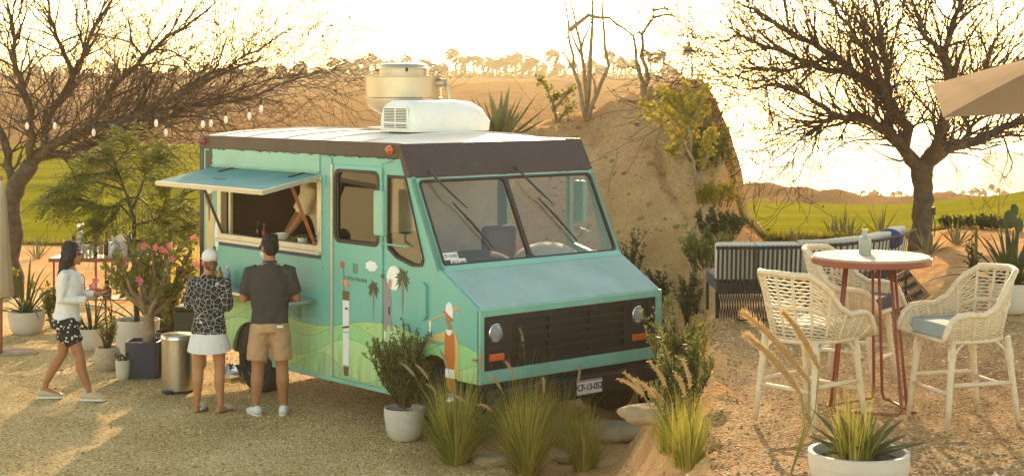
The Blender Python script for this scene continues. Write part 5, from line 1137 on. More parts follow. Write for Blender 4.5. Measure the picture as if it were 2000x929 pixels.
mb = MB(); mb.lathe([(.001, -.04), (.08, -.035), (.12, -.02), (.13, 0), (.12, .02), (.08, .035), (.001, .04)], 20, Matrix.Translation((0, 0, .1)) @ Matrix.Rotation(R(70), 4, 'X'), sy=.8); mb.build('pillow_case', mat('blue_fabric', srgb(52, 62, 120), rough=.9, var=.15), pil, smooth=True)
# square parasol reaching in from the right
CANV = mat('parasol_canvas', srgb(166, 140, 108), rough=.9, var=.05, tl=.55, spec=.1)
pc = Vector((at(2110, 229, 10.6).x, 10.6, TZ)); pa = thing('parasol', 'square cream canvas parasol reaching in at the right edge', 'parasol', pc)
rim_z = CZ-(229-HOR)/F*9.9-TZ; half = .92; ap = rim_z+.34
def tilt(y): return .10*(y/half+1)
def prot(x, y): a = R(-12); return (x*cos(a)-y*sin(a), x*sin(a)+y*cos(a))
cr_ = [(-half, -half), (half, -half), (half, half), (-half, half)]
for k in range(4):
    (x0, y0), (x1, y1) = cr_[k], cr_[(k+1) % 4]; mb = MB(); n = 8; vs = []
    for i in range(n+1):
        for j in range(n+1):
            u_, v_ = i/n, j/n; x, y = lerp(x0, x1, u_)*v_, lerp(y0, y1, u_)*v_; sag = -.05*sin(pi*u_)*v_; vs.append((*prot(x, y), ap+(rim_z-ap)*(v_**1.15)-sag*.6+tilt(y)))
    mb.add(vs, [(i*(n+1)+j, i*(n+1)+j+1, (i+1)*(n+1)+j+1, (i+1)*(n+1)+j) for i in range(n) for j in range(n)]); mb.build('canopy_panel', CANV, pa, smooth=True, fix=False)
    MB().tube([(0, 0, ap-.02+tilt(0)), (*prot(x0*.98, y0*.98), rim_z-.01+tilt(y0))], .010, 6).build('rib', ALU, pa)
    MB().tube([(0, 0, rim_z-.25), (*prot(x0*.5, y0*.5), lerp(ap, rim_z, .5)-.02+tilt(y0*.5))], .008, 6).build('strut', ALU, pa)
MB().tube([(0, 0, 0), (0, 0, ap+.05+tilt(0))], .022, 10).build('pole', ALU, pa, smooth=True); MB().lathe([(.001, .08), (.05, .07), (.24, .05), (.25, 0), (.001, 0)], 24).build('base', BLACKP, pa, smooth=30)
# ---------------------------------------------------------------- string lights
BULB = mat('bulb_glass', (.95, .93, .88), rough=.15, var=.02, tl=.5)
def string_lights(label, wire, bulbs, Y):
    o = at(*wire[0][:2], Y+wire[0][2]); s = thing('string_lights', label, 'string lights', o)
    P = [at(x, y, Y+d)-o for x, y, d in wire]; pts = []
    for i in range(len(P)-1):
        for k in range(6): t = k/6; pts.append(P[i].lerp(P[i+1], t)+Vector((0, 0, -.05*sin(pi*t))))
    pts.append(P[-1]); MB().tube(pts, .008, 4).build('wire', BLACKP, s)
    for x, y, d in bulbs:
        c = at(x, y, Y+d)-o
        w_ = min(pts, key=lambda p: abs(p.x-c.x)+abs(p.y-c.y)*.2); hgt = max(.05, min(.16, w_.z-c.z))
        b = MB().tube([c+Vector((0, 0, hgt)), c+Vector((0, 0, .10))], .003, 4).build('drop_cord', BLACKP, s)
        MB().tube([c+Vector((0, 0, .11)), c+Vector((0, 0, .045))], [.014, .018], 8).build('socket', BLACKP, b)
        MB().lathe([(.001, -.06), (.018, -.05), (.028, -.015), (.024, .02), (.014, .045)], 10, Matrix.Translation(c)).build('bulb', BULB, b, smooth=True)
string_lights('string of clear bulbs hanging under the left mesquite towards the truck', [(-30, 200, 3), (53, 228, 2), (107, 228, 2), (183, 243, 1.5), (305, 222, 1), (324, 240, 1), (396, 222, .5), (441, 214, .2), (487, 208, 0), (512, 192, 0), (560, 150, 1)], [(53, 245, 2), (107, 245, 2), (183, 258, 1.5), (305, 240, 1), (324, 258, 1), (396, 242, .5), (412, 240, .5), (441, 233, .2), (487, 226, 0), (510, 212, 0)], 21)
string_lights('string of clear bulbs drooping from the right mesquite above the lawn', [(1490, 130, 0), (1498, 170, 0), (1505, 222, 0), (1523, 242, 0), (1571, 260, 0), (1645, 268, 0), (1712, 252, 0), (1745, 225, 0)], [(1496, 182, 0), (1503, 232, 0), (1521, 254, 0), (1571, 270, 0), (1645, 280, 0), (1712, 263, 0)], 20.3)
for (x, y, lab) in ((1775, 216, 'single clear bulb hanging from a mesquite branch beside the trunk fork'), (1557, 168, 'single bulb hanging high in the left part of the right mesquite'), (1929, 281, 'single bulb hanging below the right mesquite limb')):
    c = at(x, y, 20.6); s = thing('hanging_bulb', lab, 'light bulb', c); MB().tube([(0, 0, .18), (0, 0, .03)], [.006, .016], 7).build('socket', BLACKP, s); MB().lathe([(.001, -.05), (.02, -.04), (.028, -.01), (.02, .03), (.012, .045)], 10).build('bulb', BULB, s, smooth=True)
# golf flag and post box on the trunk
p = at(1823, 405, 66); fl = thing('golf_flag', 'tiny dark golf flag beyond the mesquite trunk', 'flag', (p.x, p.y, height(p.x, p.y)))
MB().tube([(0, 0, 0), (0, 0, .75)], .012, 5).build('pole', WHITEP, fl); MB().plate([[(0, .5), (0, .75), (-.2, .63)]], lambda a, b, t: (a, t, b), -.006, .006).build('cloth', mat('flag_navy', srgb(40, 46, 70)), fl)
bx = thing('outlet_box', 'small grey power box fixed to the right side of the mesquite trunk', 'power box', at(1822, 412, 21.0)); MB().box((-.03, -.03, -.05), (.03, .03, .05)).build('case', BLACKP, bx, bevel=.006); MB().tube([(0, 0, -.05), (.03, 0, -.15), (.02, 0, -.33)], .008, 5).build('cable', BLACKP, bx)
# ---------------------------------------------------------------- yard props
# steel pedal bin
bn = thing('pedal_bin', 'tall brushed steel pedal bin standing beside the blue pot', 'trash bin', ground_at(347, 766))
MB().lathe([(.001, 0), (.165, 0), (.17, .03)], 40).build('base', BLACKP, bn, smooth=30); MB().lathe([(.168, .03), (.170, .56)], 40).build('body', STEEL, bn, smooth=True)
MB().lathe([(.174, .56), (.178, .565), (.178, .60), (.17, .612), (.12, .622), (.001, .625)], 40).build('lid', STEEL, bn, smooth=35)
MB().box((-.10, -.22, .012), (-.02, -.14, .05)).build('pedal', BLACKP, bn, bevel=.01)
bx = thing('utility_box', 'dark olive plastic box behind the bin at the rear of the truck', 'box', (at(372, 690, 18.5).x, 18.5, 0)); MB().box((-.16, -.16, 0), (.16, .16, .68)).build('case', mat('olive_plastic', srgb(60, 60, 42), rough=.5), bx, bevel=.02); MB().box((-.17, -.17, .68), (.17, .17, .73)).build('lid', mat('olive_plastic', srgb(60, 60, 42)), bx, bevel=.015)
bg_ = thing('foil_duct', 'crumpled silver foil duct under the truck behind the cap woman', 'duct', (at(470, 705, 17.0).x, 17.3, .16)); mb = MB(); mb.tube([(-.22+i*.045, .02*sin(i*2), .02*cos(i*1.7)) for i in range(11)], [.09+.018*(i % 2) for i in range(11)], 12); mb.build('foil_sleeve', STEEL, bg_)
# drinks table with red frame
Yd = 22.0; X0, X1 = at(108, 500, Yd).x, at(300, 500, Yd).x
dt = thing('drinks_table', 'red framed two tier drinks table behind the walking woman', 'table', ((X0+X1)/2, Yd, 0)); hw = (X1-X0)/2
MB().box((-hw, -.28, .915), (hw, .28, .93)).build('table_top', STEEL, dt); MB().box((-hw-.01, -.29, .88), (hw+.01, -.275, .93)).build('apron', REDM, dt); MB().box((-hw-.01, .275, .88), (hw+.01, .29, .93)).build('apron', REDM, dt)
for x in (-hw, hw): MB().box((x-.01, -.275, .88), (x+.01, .275, .914)).build('apron', REDM, dt)
MB().box((-hw*.9, -.25, .36), (hw*.9, .25, .375)).build('shelf', REDM, dt)
for x in (-hw*.92, -.05, hw*.92):
    for y in (-.26, .26): MB().tube([(x, y, 0), (x, y, .90)], .014, 6).build('leg', REDM, dt)
def bottle(name, label, cat, loc, prof, m, cap=None, capm=None, n=18, extra=None):
    b = thing(name, label, cat, loc); MB().lathe([(.001, 0)]+prof, n).build('body', m, b, smooth=40)
    if cap: MB().lathe(cap, n).build('cap', capm, b, smooth=40)
    return b
def on_table(px, dy=0): return Vector((at(px, 500, Yd+dy).x, Yd+dy, .932))
CLEAR = mat('clear_glass', srgb(226, 226, 214), rough=.1, trans=.75, var=.02); REDD = mat('red_drink', srgb(160, 50, 26), rough=.2, trans=.3, var=.1); ORANGE = mat('orange_juice', srgb(214, 130, 30), rough=.25, tl=.4, var=.08); BLUEJ = mat('blue_drink', srgb(40, 74, 100), rough=.25, var=.1); AMBG = mat('amber_bottle', srgb(90, 48, 22), rough=.2, trans=.3)
PORC = mat('porcelain', srgb(226, 222, 214), rough=.3, col2=srgb(120, 130, 160), scale=9)
STDB = lambda r, h: [(r*.95, 0), (r, .01), (r, h*.55), (r*.85, h*.65), (r*.38, h*.75), (r*.36, h), (.001, h)]
bottle('liquor_bottle', 'white decanter with silver ball stopper on the drinks table', 'bottle', on_table(157, -.15), [(.05, 0), (.055, .02), (.058, .12), (.045, .22), (.026, .28), (.024, .31), (.001, .31)], PORC, [(.022, .31), (.032, .33), (.014, .36), (.04, .385), (.048, .42), (.04, .455), (.001, .47)], CHROME)
bottle('pepper_mill', 'tall dark turned wood pepper mill on the drinks table', 'pepper mill', on_table(186, 0), [(.032, 0), (.034, .03), (.024, .08), (.022, .2), (.028, .34), (.03, .42), (.018, .43), (.001, .43)], WOODD, [(.018, .43), (.028, .45), (.026, .48), (.001, .50)], WOODD)
bottle('drink_bottle', 'red drink in a clear bottle with black cap by the white decanter', 'bottle', on_table(144, -.2), STDB(.062, .26), REDD, [(.026, .25), (.028, .26), (.028, .29), (.001, .295)], BLACKP)
bottle('bloody_mary_glass', 'glass of red drink with celery at the left end of the drinks table', 'glass', on_table(132, -.2), [(.035, 0), (.042, .16), (.001, .16)], REDD, [(.006, .14), (.008, .26), (.014, .27), (.001, .29)], G_YEL)
for i, (px, dy, lab) in enumerate(((166, .1, 'clear tumbler just right of the white decanter'), (172, .05, 'clear tumbler left of the pepper mill'), (178, .18, 'clear tumbler behind the pepper mill'), (197, .1, 'clear tumbler right of the pepper mill'))): bottle('tumbler', lab, 'glass', on_table(px, dy), [(.03, 0), (.036, .14), (.032, .14), (.028, .01), (.001, .008)], CLEAR)
bottle('short_bottle', 'squat clear square bottle in front of the pepper mill', 'bottle', on_table(175, -.22), STDB(.055, .2), CLEAR, [(.024, .19), (.026, .22), (.001, .225)], BLACKP)
bottle('ice_bucket', 'white ice bucket glowing behind the desert rose branches', 'bucket', on_table(238, .05), [(.12, 0), (.14, .28), (.13, .28), (.11, .05), (.001, .04)], mat('white_enamel', srgb(230, 224, 210), rough=.4, tl=.3))
bottle('napkin_box', 'white box on the drinks table beside the ice bucket', 'box', on_table(222, -.1), [(.07, 0), (.07, .2), (.001, .2)], PORC)
bottle('juice_jar', 'orange juice bottle on the right half of the drinks table', 'bottle', on_table(263, -.18), STDB(.04, .28), ORANGE, [(.018, .27), (.02, .3), (.001, .305)], WHITEP)
bottle('layered_jar', 'jar layered red over blue at the right of the drinks table', 'jar', on_table(279, -.2), [(.055, 0), (.06, .01), (.062, .12), (.055, .14), (.001, .14)], BLUEJ, [(.055, .141), (.062, .15), (.055, .21), (.04, .225), (.04, .26), (.001, .265)], REDD)
bottle('dark_bottle', 'dark wine bottle between ice bucket and orange juice', 'bottle', on_table(254, 0), STDB(.038, .32), BLACKP, [(.016, .31), (.018, .34), (.001, .345)], STEEL)
bottle('rear_bottle', 'dark bottle at the left of the napkin box', 'bottle', on_table(208, .1), STDB(.036, .30), AMBG, [(.016, .29), (.018, .32), (.001, .325)], BLACKP)
bw = bottle('fruit_bowl', 'orange bowl on the lower shelf of the drinks table', 'bowl', Vector((at(186, 0, Yd).x, Yd-.1, .377)), [(.05, 0), (.10, .05), (.13, .12), (.12, .12), (.09, .05), (.001, .03)], mat('orange_bowl', srgb(206, 110, 40), rough=.5, tl=.3))
bottle('amber_jar', 'dark amber jar on the lower shelf of the drinks table', 'jar', Vector((at(213, 0, Yd).x, Yd-.1, .377)), STDB(.06, .22), AMBG, [(.03, .21), (.032, .24), (.001, .245)], BLACKP)
wr = thing('wire_caddy', 'black wire bottle caddy with arched handle on the lower shelf', 'caddy', (at(160, 0, Yd).x, Yd-.1, .377))
for y in (-.08, .08):
    MB().tube([(-.1, y, .01), (.1, y, .01)], .005, 5).build('wire', BLACKP, wr); MB().tube([(-.1, y, .12), (.1, y, .12)], .005, 5).build('wire', BLACKP, wr)
for x in (-.1, .1): MB().tube([(x, -.08, .12), (x, .08, .12)], .005, 5).build('wire', BLACKP, wr); MB().tube([(x, 0, 0), (x, 0, .13)], .005, 5).build('wire', BLACKP, wr)
MB().tube([(-.06+.0, 0, .12)]+[(.06*cos(R(180-a)), 0, .26+.06*sin(R(a))) for a in range(0, 181, 20)]+[(.06, 0, .12)], .006, 6).build('handle', BLACKP, wr)
# round backed wire chair behind the drinks table
wc = thing('round_back_chair', 'round backed dark wire chair on the sand behind the drinks table', 'chair', (at(258, 0, 25.5).x, 25.5, height(at(258, 0, 25.5).x, 25.5)))
zc = CZ-(430-HOR)/F*25.5-wc.location.z; rc = .33
MB().tube([(rc*cos(R(a)), 0, zc+rc*1.1*sin(R(a))) for a in range(-60, 241, 12)], .016, 7).build('back_hoop', BLACKP, wc, smooth=True)
mb = MB()
for i in range(-6, 7): x = i*.05; h_ = (rc**2-x**2)**.5*1.08; mb.tube([(x, .02, zc-h_*.8), (x, .02, zc+h_)], .005, 4)
mb.build('back_wires', BLACKP, wc, kind='stuff'); MB().lathe([(.001, .0), (.27, 0), (.28, .02), (.27, .05), (.001, .05)], 24, Matrix.Translation((0, -.2, zc-rc-.22))).build('seat', CUSHD, wc, smooth=40)
for x, y in ((-.22, 0), (.22, 0), (-.22, -.4), (.22, -.4)): MB().tube([(x*1.1, y, 0), (x, y*.95, zc-rc-.2)], .012, 6).build('leg', BLACKP, wc)
# furled parasol at the very left
fp = thing('furled_parasol', 'furled cream parasol at the very left edge of the picture', 'parasol', (at(2, 0, 19.5).x, 19.5, 0)); 
mb = MB(); n = 20; pr = [(.03, 2.1), (.055, 1.9), (.085, 1.4), (.12, .9), (.135, .72), (.12, .70)]
vs = []
for r_, z_ in pr:
    for j in range(n): a = 2*pi*j/n; k = r_*(1+.22*(-1)**j*(1 if z_ < 2 else 0)); vs.append((k*cos(a), k*sin(a), z_))
mb.add(vs, [(i*n+j, i*n+(j+1) % n, (i+1)*n+(j+1) % n, (i+1)*n+j) for i in range(len(pr)-1) for j in range(n)]); mb.build('canopy', mat('cream_canvas', srgb(216, 196, 164), rough=.85, var=.05, tl=.3), fp, smooth=True)
MB().tube([(0, 0, 0), (0, 0, 2.16)], .02, 8).build('pole', WOODP, fp); MB().lathe([(.001, .05), (.1, .04), (.11, 0), (.001, 0)], 20).build('base', BLACKP, fp)
# bottles on the truck shelf
for s_, lab, m_, cm in ((4.235, 'tan squeeze bottle at the far left of the truck shelf', mat('tan_plastic', srgb(176, 128, 62), rough=.45), WOODP), (4.13, 'second tan squeeze bottle on the truck shelf', mat('tan_plastic', (0, 0, 0)), WOODP)):
    bottle('squeeze_bottle', lab, 'bottle', tw(s_, .14, 1.116), [(.036, 0), (.038, .01), (.036, .11), (.03, .14), (.014, .155), (.001, .155)], m_, [(.014, .155), (.014, .175), (.006, .20), (.001, .205)], cm)
b = bottle('water_bottle', 'clear water bottle with blue label on the truck shelf', 'bottle', tw(3.99, .13, 1.116), [(.03, 0), (.032, .01), (.032, .15), (.014, .19), (.014, .2), (.001, .2)], CLEAR, [(.015, .2), (.015, .22), (.001, .222)], WHITEP); MB().lathe([(.0325, .06), (.0335, .065), (.0335, .12), (.0325, .125)], 18).build('label_band', mat('label_blue', srgb(90, 160, 190)), b)
# things on the serving counter
cp = bottle('herb_cup', 'white paper cup of green herbs on the serving window ledge', 'cup', tw(2.95, -.12, 1.562), [(.035, 0), (.052, .13), (.048, .13), (.03, .01), (.001, .01)], WHITEP); mb = MB(); rnd = random.Random(95)
for k in range(70): leaf(mb, Vector((U(-.035, .035), U(-.035, .035), .12)), rvec()+Vector((0, 0, 1)), .05, .02)
mb.build('herbs', G_MID, cp, fix=False, kind='stuff')
bottle('steel_pan', 'shallow steel pan at the middle of the serving window', 'pan', tw(3.60, -.25, 1.562), [(.09, 0), (.11, .12), (.10, .12), (.08, .01), (.001, .01)], STEEL)
bottle('paper_tub', 'beige paper tub beside the steel pan in the window', 'tub', tw(3.42, -.2, 1.562), [(.05, 0), (.06, .13), (.055, .13), (.045, .01), (.001, .01)], BEIGEIN)
vg = thing('lettuce_heap', 'yellow green heap of lettuce on the serving counter', 'lettuce', tw(3.22, -.2, 1.562)); mb = MB()
for k in range(160): v_ = rvec(); v_.z = abs(v_.z)*.5; leaf(mb, v_*U(.02, .13), v_+Vector((0, 0, .3)), .07, .06)
mb.build('leaves', G_YEL, vg, fix=False, kind='stuff')
bottle('sauce_bottle', 'thin dark red sauce bottle at the left end of the window', 'bottle', tw(3.95, -.3, 1.562), STDB(.03, .2), REDD); bottle('sauce_bottle', 'dark bottle next to the red sauce bottle in the window', 'bottle', tw(4.08, -.3, 1.562), STDB(.028, .22), AMBG)
# loose larger pebbles over the gravel
def pebbles():
    rnd_ = random.Random(77); mb = MB(); ms = 0
    base = [(1, 0, 0), (0, 1, 0), (-1, 0, 0), (0, -1, 0), (0, 0, 1)]
    while len(mb.v) < 5*15000:
        Y = 8+22*rnd_.random()**1.6; r_ = rnd_.uniform(-.33, .34); x = r_*Y
        zn = zone(x, Y)
        if zn not in ('gravel', 'gravel2') and rnd_.random() > .12: continue
        s = rnd_.uniform(.006, .015)*(1+.8*(rnd_.random() > .97)); a = rnd_.uniform(0, 6.28); z = height(x, Y); k1, k2, k3 = rnd_.uniform(.7, 1.3), rnd_.uniform(.6, 1.1), rnd_.uniform(.5, .9)
        o = len(mb.v)
        for px, py, pz in base: mb.v.append((x+s*(px*k1*cos(a)-py*k2*sin(a)), Y+s*(px*k1*sin(a)+py*k2*cos(a)), z+s*pz*k3))
        q = rnd_.randrange(3)
        for i in range(4): mb.f.append((o+i, o+(i+1) % 4, o+4)); mb.m.append(q)
    mb.build('pebbles', [mat('pebble_tan', srgb(206, 168, 110), rough=.9), mat('pebble_brown', srgb(140, 106, 66), rough=.9), mat('pebble_pale', srgb(230, 204, 158), rough=.9)], kind='stuff', fix=False, label='loose pebbles scattered over the gravel')
pebbles()
def mound_stones():
    q = random.Random(79); mb = MB()
    for k in range(700):
        Y = q.uniform(15.5, 23); r_ = q.uniform(.02, .135); x = r_*Y
        if mound_k(x, Y) < .2: continue
        s = .008+.03*q.random()**4; z = height(x, Y); mb.ball((x, Y, z), (s*q.uniform(.8, 1.5), s*q.uniform(.8, 1.4), s*.8), 6, 4)
    mb.build('mound_stones', mat('mound_stone', srgb(150, 116, 78), rough=.95, var=.3, scale=3), kind='stuff', fix=False, label='small stones lying on the sand mound')
mound_stones()
def litter():
    global rnd; rnd = random.Random(78); mb = MB()
    for k in range(1500):
        Y = U(9, 24); x = U(-.32, .33)*Y
        if zone(x, Y) in ('lawn', 'dune') or mound_k(x, Y) > .1: continue
        p = Vector((x, Y, height(x, Y)+.012)); leaf(mb, p, Vector((U(-1, 1), U(-1, 1), U(-.1, .25))), U(.025, .06), U(.008, .02), up=Vector((0, 0, 1)))
    mb.build('fallen_leaves', mat('litter_leaf', srgb(110, 78, 42), rough=.9, var=.4, scale=2), kind='stuff', fix=False, label='dry fallen leaves on the gravel')
litter()
# ---------------------------------------------------------------- people
SKIN1 = mat('skin_tan', srgb(182, 126, 84), rough=.55, var=.06); SKIN2 = mat('skin_brown', srgb(168, 112, 74), rough=.55, var=.06)
HAIRD = mat('dark_hair', srgb(20, 12, 9), rough=.7, var=.3, scale=30, bump=.4, bscale=60); HAIRB = mat('brown_hair', srgb(106, 72, 40), rough=.5, var=.3, scale=30)
WHITEC = mat('white_cloth', srgb(226, 220, 212), rough=.85, var=.03, bump=1, bscale=12); GREYC = mat('charcoal_cloth', srgb(62, 58, 56), rough=.9, var=.12, bump=1, bscale=11); TANC = mat('khaki_cloth', srgb(188, 146, 108), rough=.9, var=.08, bump=1, bscale=11)
def pattern_cloth(name, base, ink, scale, width):
    m = bpy.data.materials.new(name); m.use_nodes = True; nt = m.node_tree; b = nt.nodes['Principled BSDF']; L = nt.links.new
    tc = nt.nodes.new('ShaderNodeTexCoord'); v = nt.nodes.new('ShaderNodeTexVoronoi'); v.inputs['Scale'].default_value = scale; L(tc.outputs['Object'], v.inputs['Vector'])
    v.feature = 'DISTANCE_TO_EDGE' if width < .09 else 'F1'
    lt = nt.nodes.new('ShaderNodeMath'); lt.operation = 'LESS_THAN'; lt.inputs[1].default_value = width; L(v.outputs['Distance'], lt.inputs[0])
    mx = nt.nodes.new('ShaderNodeMix'); mx.data_type = 'RGBA'; mx.inputs[6].default_value = base; mx.inputs[7].default_value = ink; L(lt.outputs[0], mx.inputs[0]); L(mx.outputs[2], b.inputs['Base Color']); b.inputs['Roughness'].default_value = .85
    return m
LINEC = pattern_cloth('line_print', srgb(34, 34, 36), srgb(210, 206, 200), 20, .022); STARC = pattern_cloth('star_print', srgb(30, 28, 32), srgb(214, 208, 200), 26, .30)
FOLDS = bpy.data.textures.new('folds', 'CLOUDS'); FOLDS.noise_scale = .09; FOLDS.noise_depth = 3
STRANDS = bpy.data.textures.new('strands', 'CLOUDS'); STRANDS.noise_scale = .03; STRANDS.noise_depth = 2
def fuse(mb, name, m, parent, vox=.010, sm=4):
    o = mb.build(name, m, parent, smooth=True)
    r = o.modifiers.new('remesh', 'REMESH'); r.mode = 'VOXEL'; r.voxel_size = vox; r.use_smooth_shade = True
    s = o.modifiers.new('smooth', 'SMOOTH'); s.factor = .5; s.iterations = sm
    if name not in ('body',):
        d = o.modifiers.new('folds', 'DISPLACE'); d.texture = FOLDS if 'hair' not in name and 'pony' not in name else STRANDS; d.strength = .022 if 'cap' not in name else .006; d.mid_level = .5; d.texture_coords = 'LOCAL'
    return o
V = Vector
def limb(mb, pts, rads, n=12, up=None): mb.tube([V(p) for p in pts], rads, n, up=up)
def hand(mb, wrist, d, palm_n, curl=.5, r=.0085):
    d = V(d).normalized(); pn = V(palm_n); pn = (pn-d*pn.dot(d)).normalized(); sd = d.cross(pn); w = V(wrist)
    limb(mb, [w-d*.01, w+d*.04, w+d*.085], [(.026, .018), (.038, .015), (.036, .012)], 10, up=pn)
    for k, (off, L_) in enumerate(((-.029, .062), (-.010, .074), (.010, .070), (.028, .054))):
        b = w+d*.08+sd*off; p1 = b+d*(L_*.5)+pn*(L_*.15*curl); p2 = p1+(d*(1-curl)+pn*curl)*(L_*.5); limb(mb, [b-d*.01, p1, p2], [r, r*.95, r*.75], 7)
    t0 = w+d*.02-sd*.03; limb(mb, [t0, t0+d*.03-sd*.025+pn*.01, t0+d*.065-sd*.03+pn*.02], [r*1.25, r*1.05, r*.8], 7)
def head(mb, c, f, k=1.0):
    """c: centre of skull, f: facing"""
    f = V(f).normalized(); c = V(c); s = f.cross(V((0, 0, 1))).normalized(); M_ = Matrix.Translation(c) @ Matrix((( s.x, f.x, 0, 0), (s.y, f.y, 0, 0), (s.z, f.z, 1, 0), (0, 0, 0, 1)))
    mb.ball((0, -.008*k, .02*k), (.076*k, .096*k, .098*k), 18, 14, M_); mb.ball((0, .022*k, -.05*k), (.056*k, .066*k, .068*k), 16, 12, M_)
    mb.ball((0, .094*k, -.028*k), (.013*k, .020*k, .017*k), 8, 6, M_); mb.ball((0, .088*k, -.005*k), (.009*k, .014*k, .03*k), 8, 6, M_); mb.ball((0, .078*k, -.068*k), (.022*k, .014*k, .010*k), 8, 6, M_); mb.ball((0, .068*k, -.102*k), (.022*k, .02*k, .018*k), 8, 6, M_)
    for g in (-1, 1): mb.ball((g*.077*k, -.005*k, -.02*k), (.010*k, .02*k, .032*k), 8, 6, M_)
    return M_
def foot(mb, ank, d, L_=.24):
    a = V(ank); d = V(d).normalized(); limb(mb, [a-d*.055+V((0, 0, -.045)), a+d*.0+V((0, 0, -.04)), a+d*.08+V((0, 0, -.052)), a+d*(L_-.07)+V((0, 0, -.062))], [(.030, .028), (.036, .036), (.042, .026), (.036, .014)], 10, up=(0, 0, 1))
def shoe(name, m, parent, ank, d, sole, L_=.25, h=.05, fat=1.15):
    mb = MB(); a = V(ank); d = V(d).normalized(); zf = -a.z
    limb(mb, [a-d*.07+V((0, 0, zf+.03)), a-d*.05+V((0, 0, zf+h)), a+d*.0+V((0, 0, zf+h)), a+d*.08+V((0, 0, zf+.044)), a+d*(L_-.10)+V((0, 0, zf+.034)), a+d*(L_-.07)+V((0, 0, zf+.026))], [(.03*fat, .026), (.034*fat, .042*h/.05), (.038*fat, .046*h/.05), (.043*fat, .036), (.038*fat, .024), (.02*fat, .014)], 12, up=(0, 0, 1))
    s = mb.build(name, m, parent, smooth=True); b2 = MB(); sd = d.cross(V((0, 0, 1)))
    lp = [a-d*.085-sd*.02, a-d*.06-sd*.036, a+d*.06-sd*.044, a+d*(L_-.11)-sd*.042, a+d*(L_-.07)-sd*.015, a+d*(L_-.07)+sd*.015, a+d*(L_-.11)+sd*.042, a+d*.06+sd*.044, a-d*.06+sd*.036, a-d*.085+sd*.02]; k = len(lp)
    b2.add([V((p.x, p.y, .004)) for p in lp]+[V((p.x, p.y, .026)) for p in lp], [tuple(range(k)), tuple(range(2*k-1, k-1, -1))]+[(i, (i+1) % k, k+(i+1) % k, k+i) for i in range(k)]); b2.build('sole', sole, s)
    return s
def eyes(parent, M_, k=1):
    for g in (-1, 1): MB().ball((g*.03*k, .078*k, .0), (.011*k, .008*k, .007*k), 8, 6, M_).build('eye', BLACKP, parent)
# --- man at the counter, back to the camera
p0 = ground_at(527, 812); man = thing('person', 'man in charcoal polo and khaki shorts standing at the truck counter, back turned', 'person', (p0.x, p0.y, p0.z), R(6))
mb = MB(); F_ = (0, 1, 0)
A = {-1: V((-.135, 0, .085)), 1: V((.135, .02, .085))}
for g in (-1, 1):
    a = A[g]; kn = V((g*.118, .02, .48)); hp = V((g*.095, 0, .90)); limb(mb, [hp, hp.lerp(kn, .5), kn, kn.lerp(a, .35)+V((0, -.02, 0)), a+V((0, 0, .03)), a], [.094, .082, .062, .066, .040, .036]); foot(mb, a, (g*.3-.15, 1, 0))
limb(mb, [(0, 0, .88), (0, 0, 1.02), (0, 0, 1.22), (0, -.01, 1.40), (0, -.01, 1.47), (0, 0, 1.52)], [(.15, .11), (.15, .10), (.17, .11), (.18, .105), (.11, .08), (.055, .055)], 18, up=F_)
limb(mb, [(0, -.005, 1.46), (0, .01, 1.58)], [.058, .054]); hm = head(mb, (-.01, .025, 1.655), (-.55, .83, -.12))
arms = {}
for g in (-1, 1):
    sh, el, wr_ = V((g*.195, -.01, 1.425)), V((g*.265, .03, 1.14)), V((g*.13, .24, 1.17)); arms[g] = (sh, el, wr_)
    limb(mb, [sh, sh.lerp(el, .5), el, el.lerp(wr_, .4), wr_], [.054, .050, .042, .040, .027]); hand(mb, wr_, (-g*.4, .9, 0), (0, 0, 1 if g < 0 else -1))
fuse(mb, 'body', SKIN2, man, .009)
mb = MB(); limb(mb, [(0, 0, .885), (0, 0, .93), (0, 0, 1.04), (0, 0, 1.22), (0, -.012, 1.38), (0, -.012, 1.455), (0, -.005, 1.50)], [(.185, .135), (.185, .135), (.180, .128), (.196, .135), (.205, .125), (.15, .095), (.07, .07)], 20, up=F_)
for g in (-1, 1): sh, el, _ = arms[g]; limb(mb, [sh+V((-g*.06, 0, .0)), sh, sh.lerp(el, .45), sh.lerp(el, .80)], [.070, .066, .064, .066])
fuse(mb, 'polo_shirt', GREYC, man, .011, 5)
limb_ = MB(); limb(limb_, [(0, 0, 1.47), (0, .005, 1.525)], [(.075, .072), (.07, .07)], 16); limb_.build('collar', GREYC, man, smooth=40)
mb = MB(); limb(mb, [(0, 0, .96), (0, 0, .90), (0, 0, .83)], [(.17, .125), (.182, .14), (.18, .145)], 20, up=F_)
for g in (-1, 1): limb(mb, [(g*.085, 0, .90), (g*.105, 0, .75), (g*.122, .005, .55)], [(.10, .12), (.106, .112), (.104, .104)], 16, up=F_)
sh_ = fuse(mb, 'shorts', TANC, man, .011, 5)
MB().box((.07, -.151, .875), (.15, -.144, .885)).build('pocket_flap', TANC, sh_); MB().box((.075, -.158, .885), (.135, -.148, .905)).build('wallet', WHITEP, sh_)
for g in (-1, 1): shoe('sneaker', WHITEC, man, A[g], (g*.3-.15, 1, 0), WHITEC, .26, .058, 1.2)
mb = MB(); mb.ball((0, -.018, .035), (.083, .100, .100), 18, 14, hm); mb.ball((0, -.05, -.02), (.076, .062, .075), 16, 12, hm); fuse(mb, 'hair', HAIRD, man, .010)
mb = MB(); mb.ball((0, .045, -.062), (.062, .066, .05), 14, 10, hm); mk = mb.build('face_mask', WHITEC, man, smooth=True)
MB().tube([hm @ V((-.055, .05, -.04)), hm @ V((-.084, 0, -.02))], .003, 4).build('ear_loop', WHITEC, mk); MB().tube([hm @ V((.055, .05, -.04)), hm @ V((.084, 0, -.02))], .003, 4).build('ear_loop', WHITEC, mk)
mb = MB(); 
for g in (-1, 1): mb.ball((g*.033, .092, .004), (.03, .012, .022), 10, 7, hm)
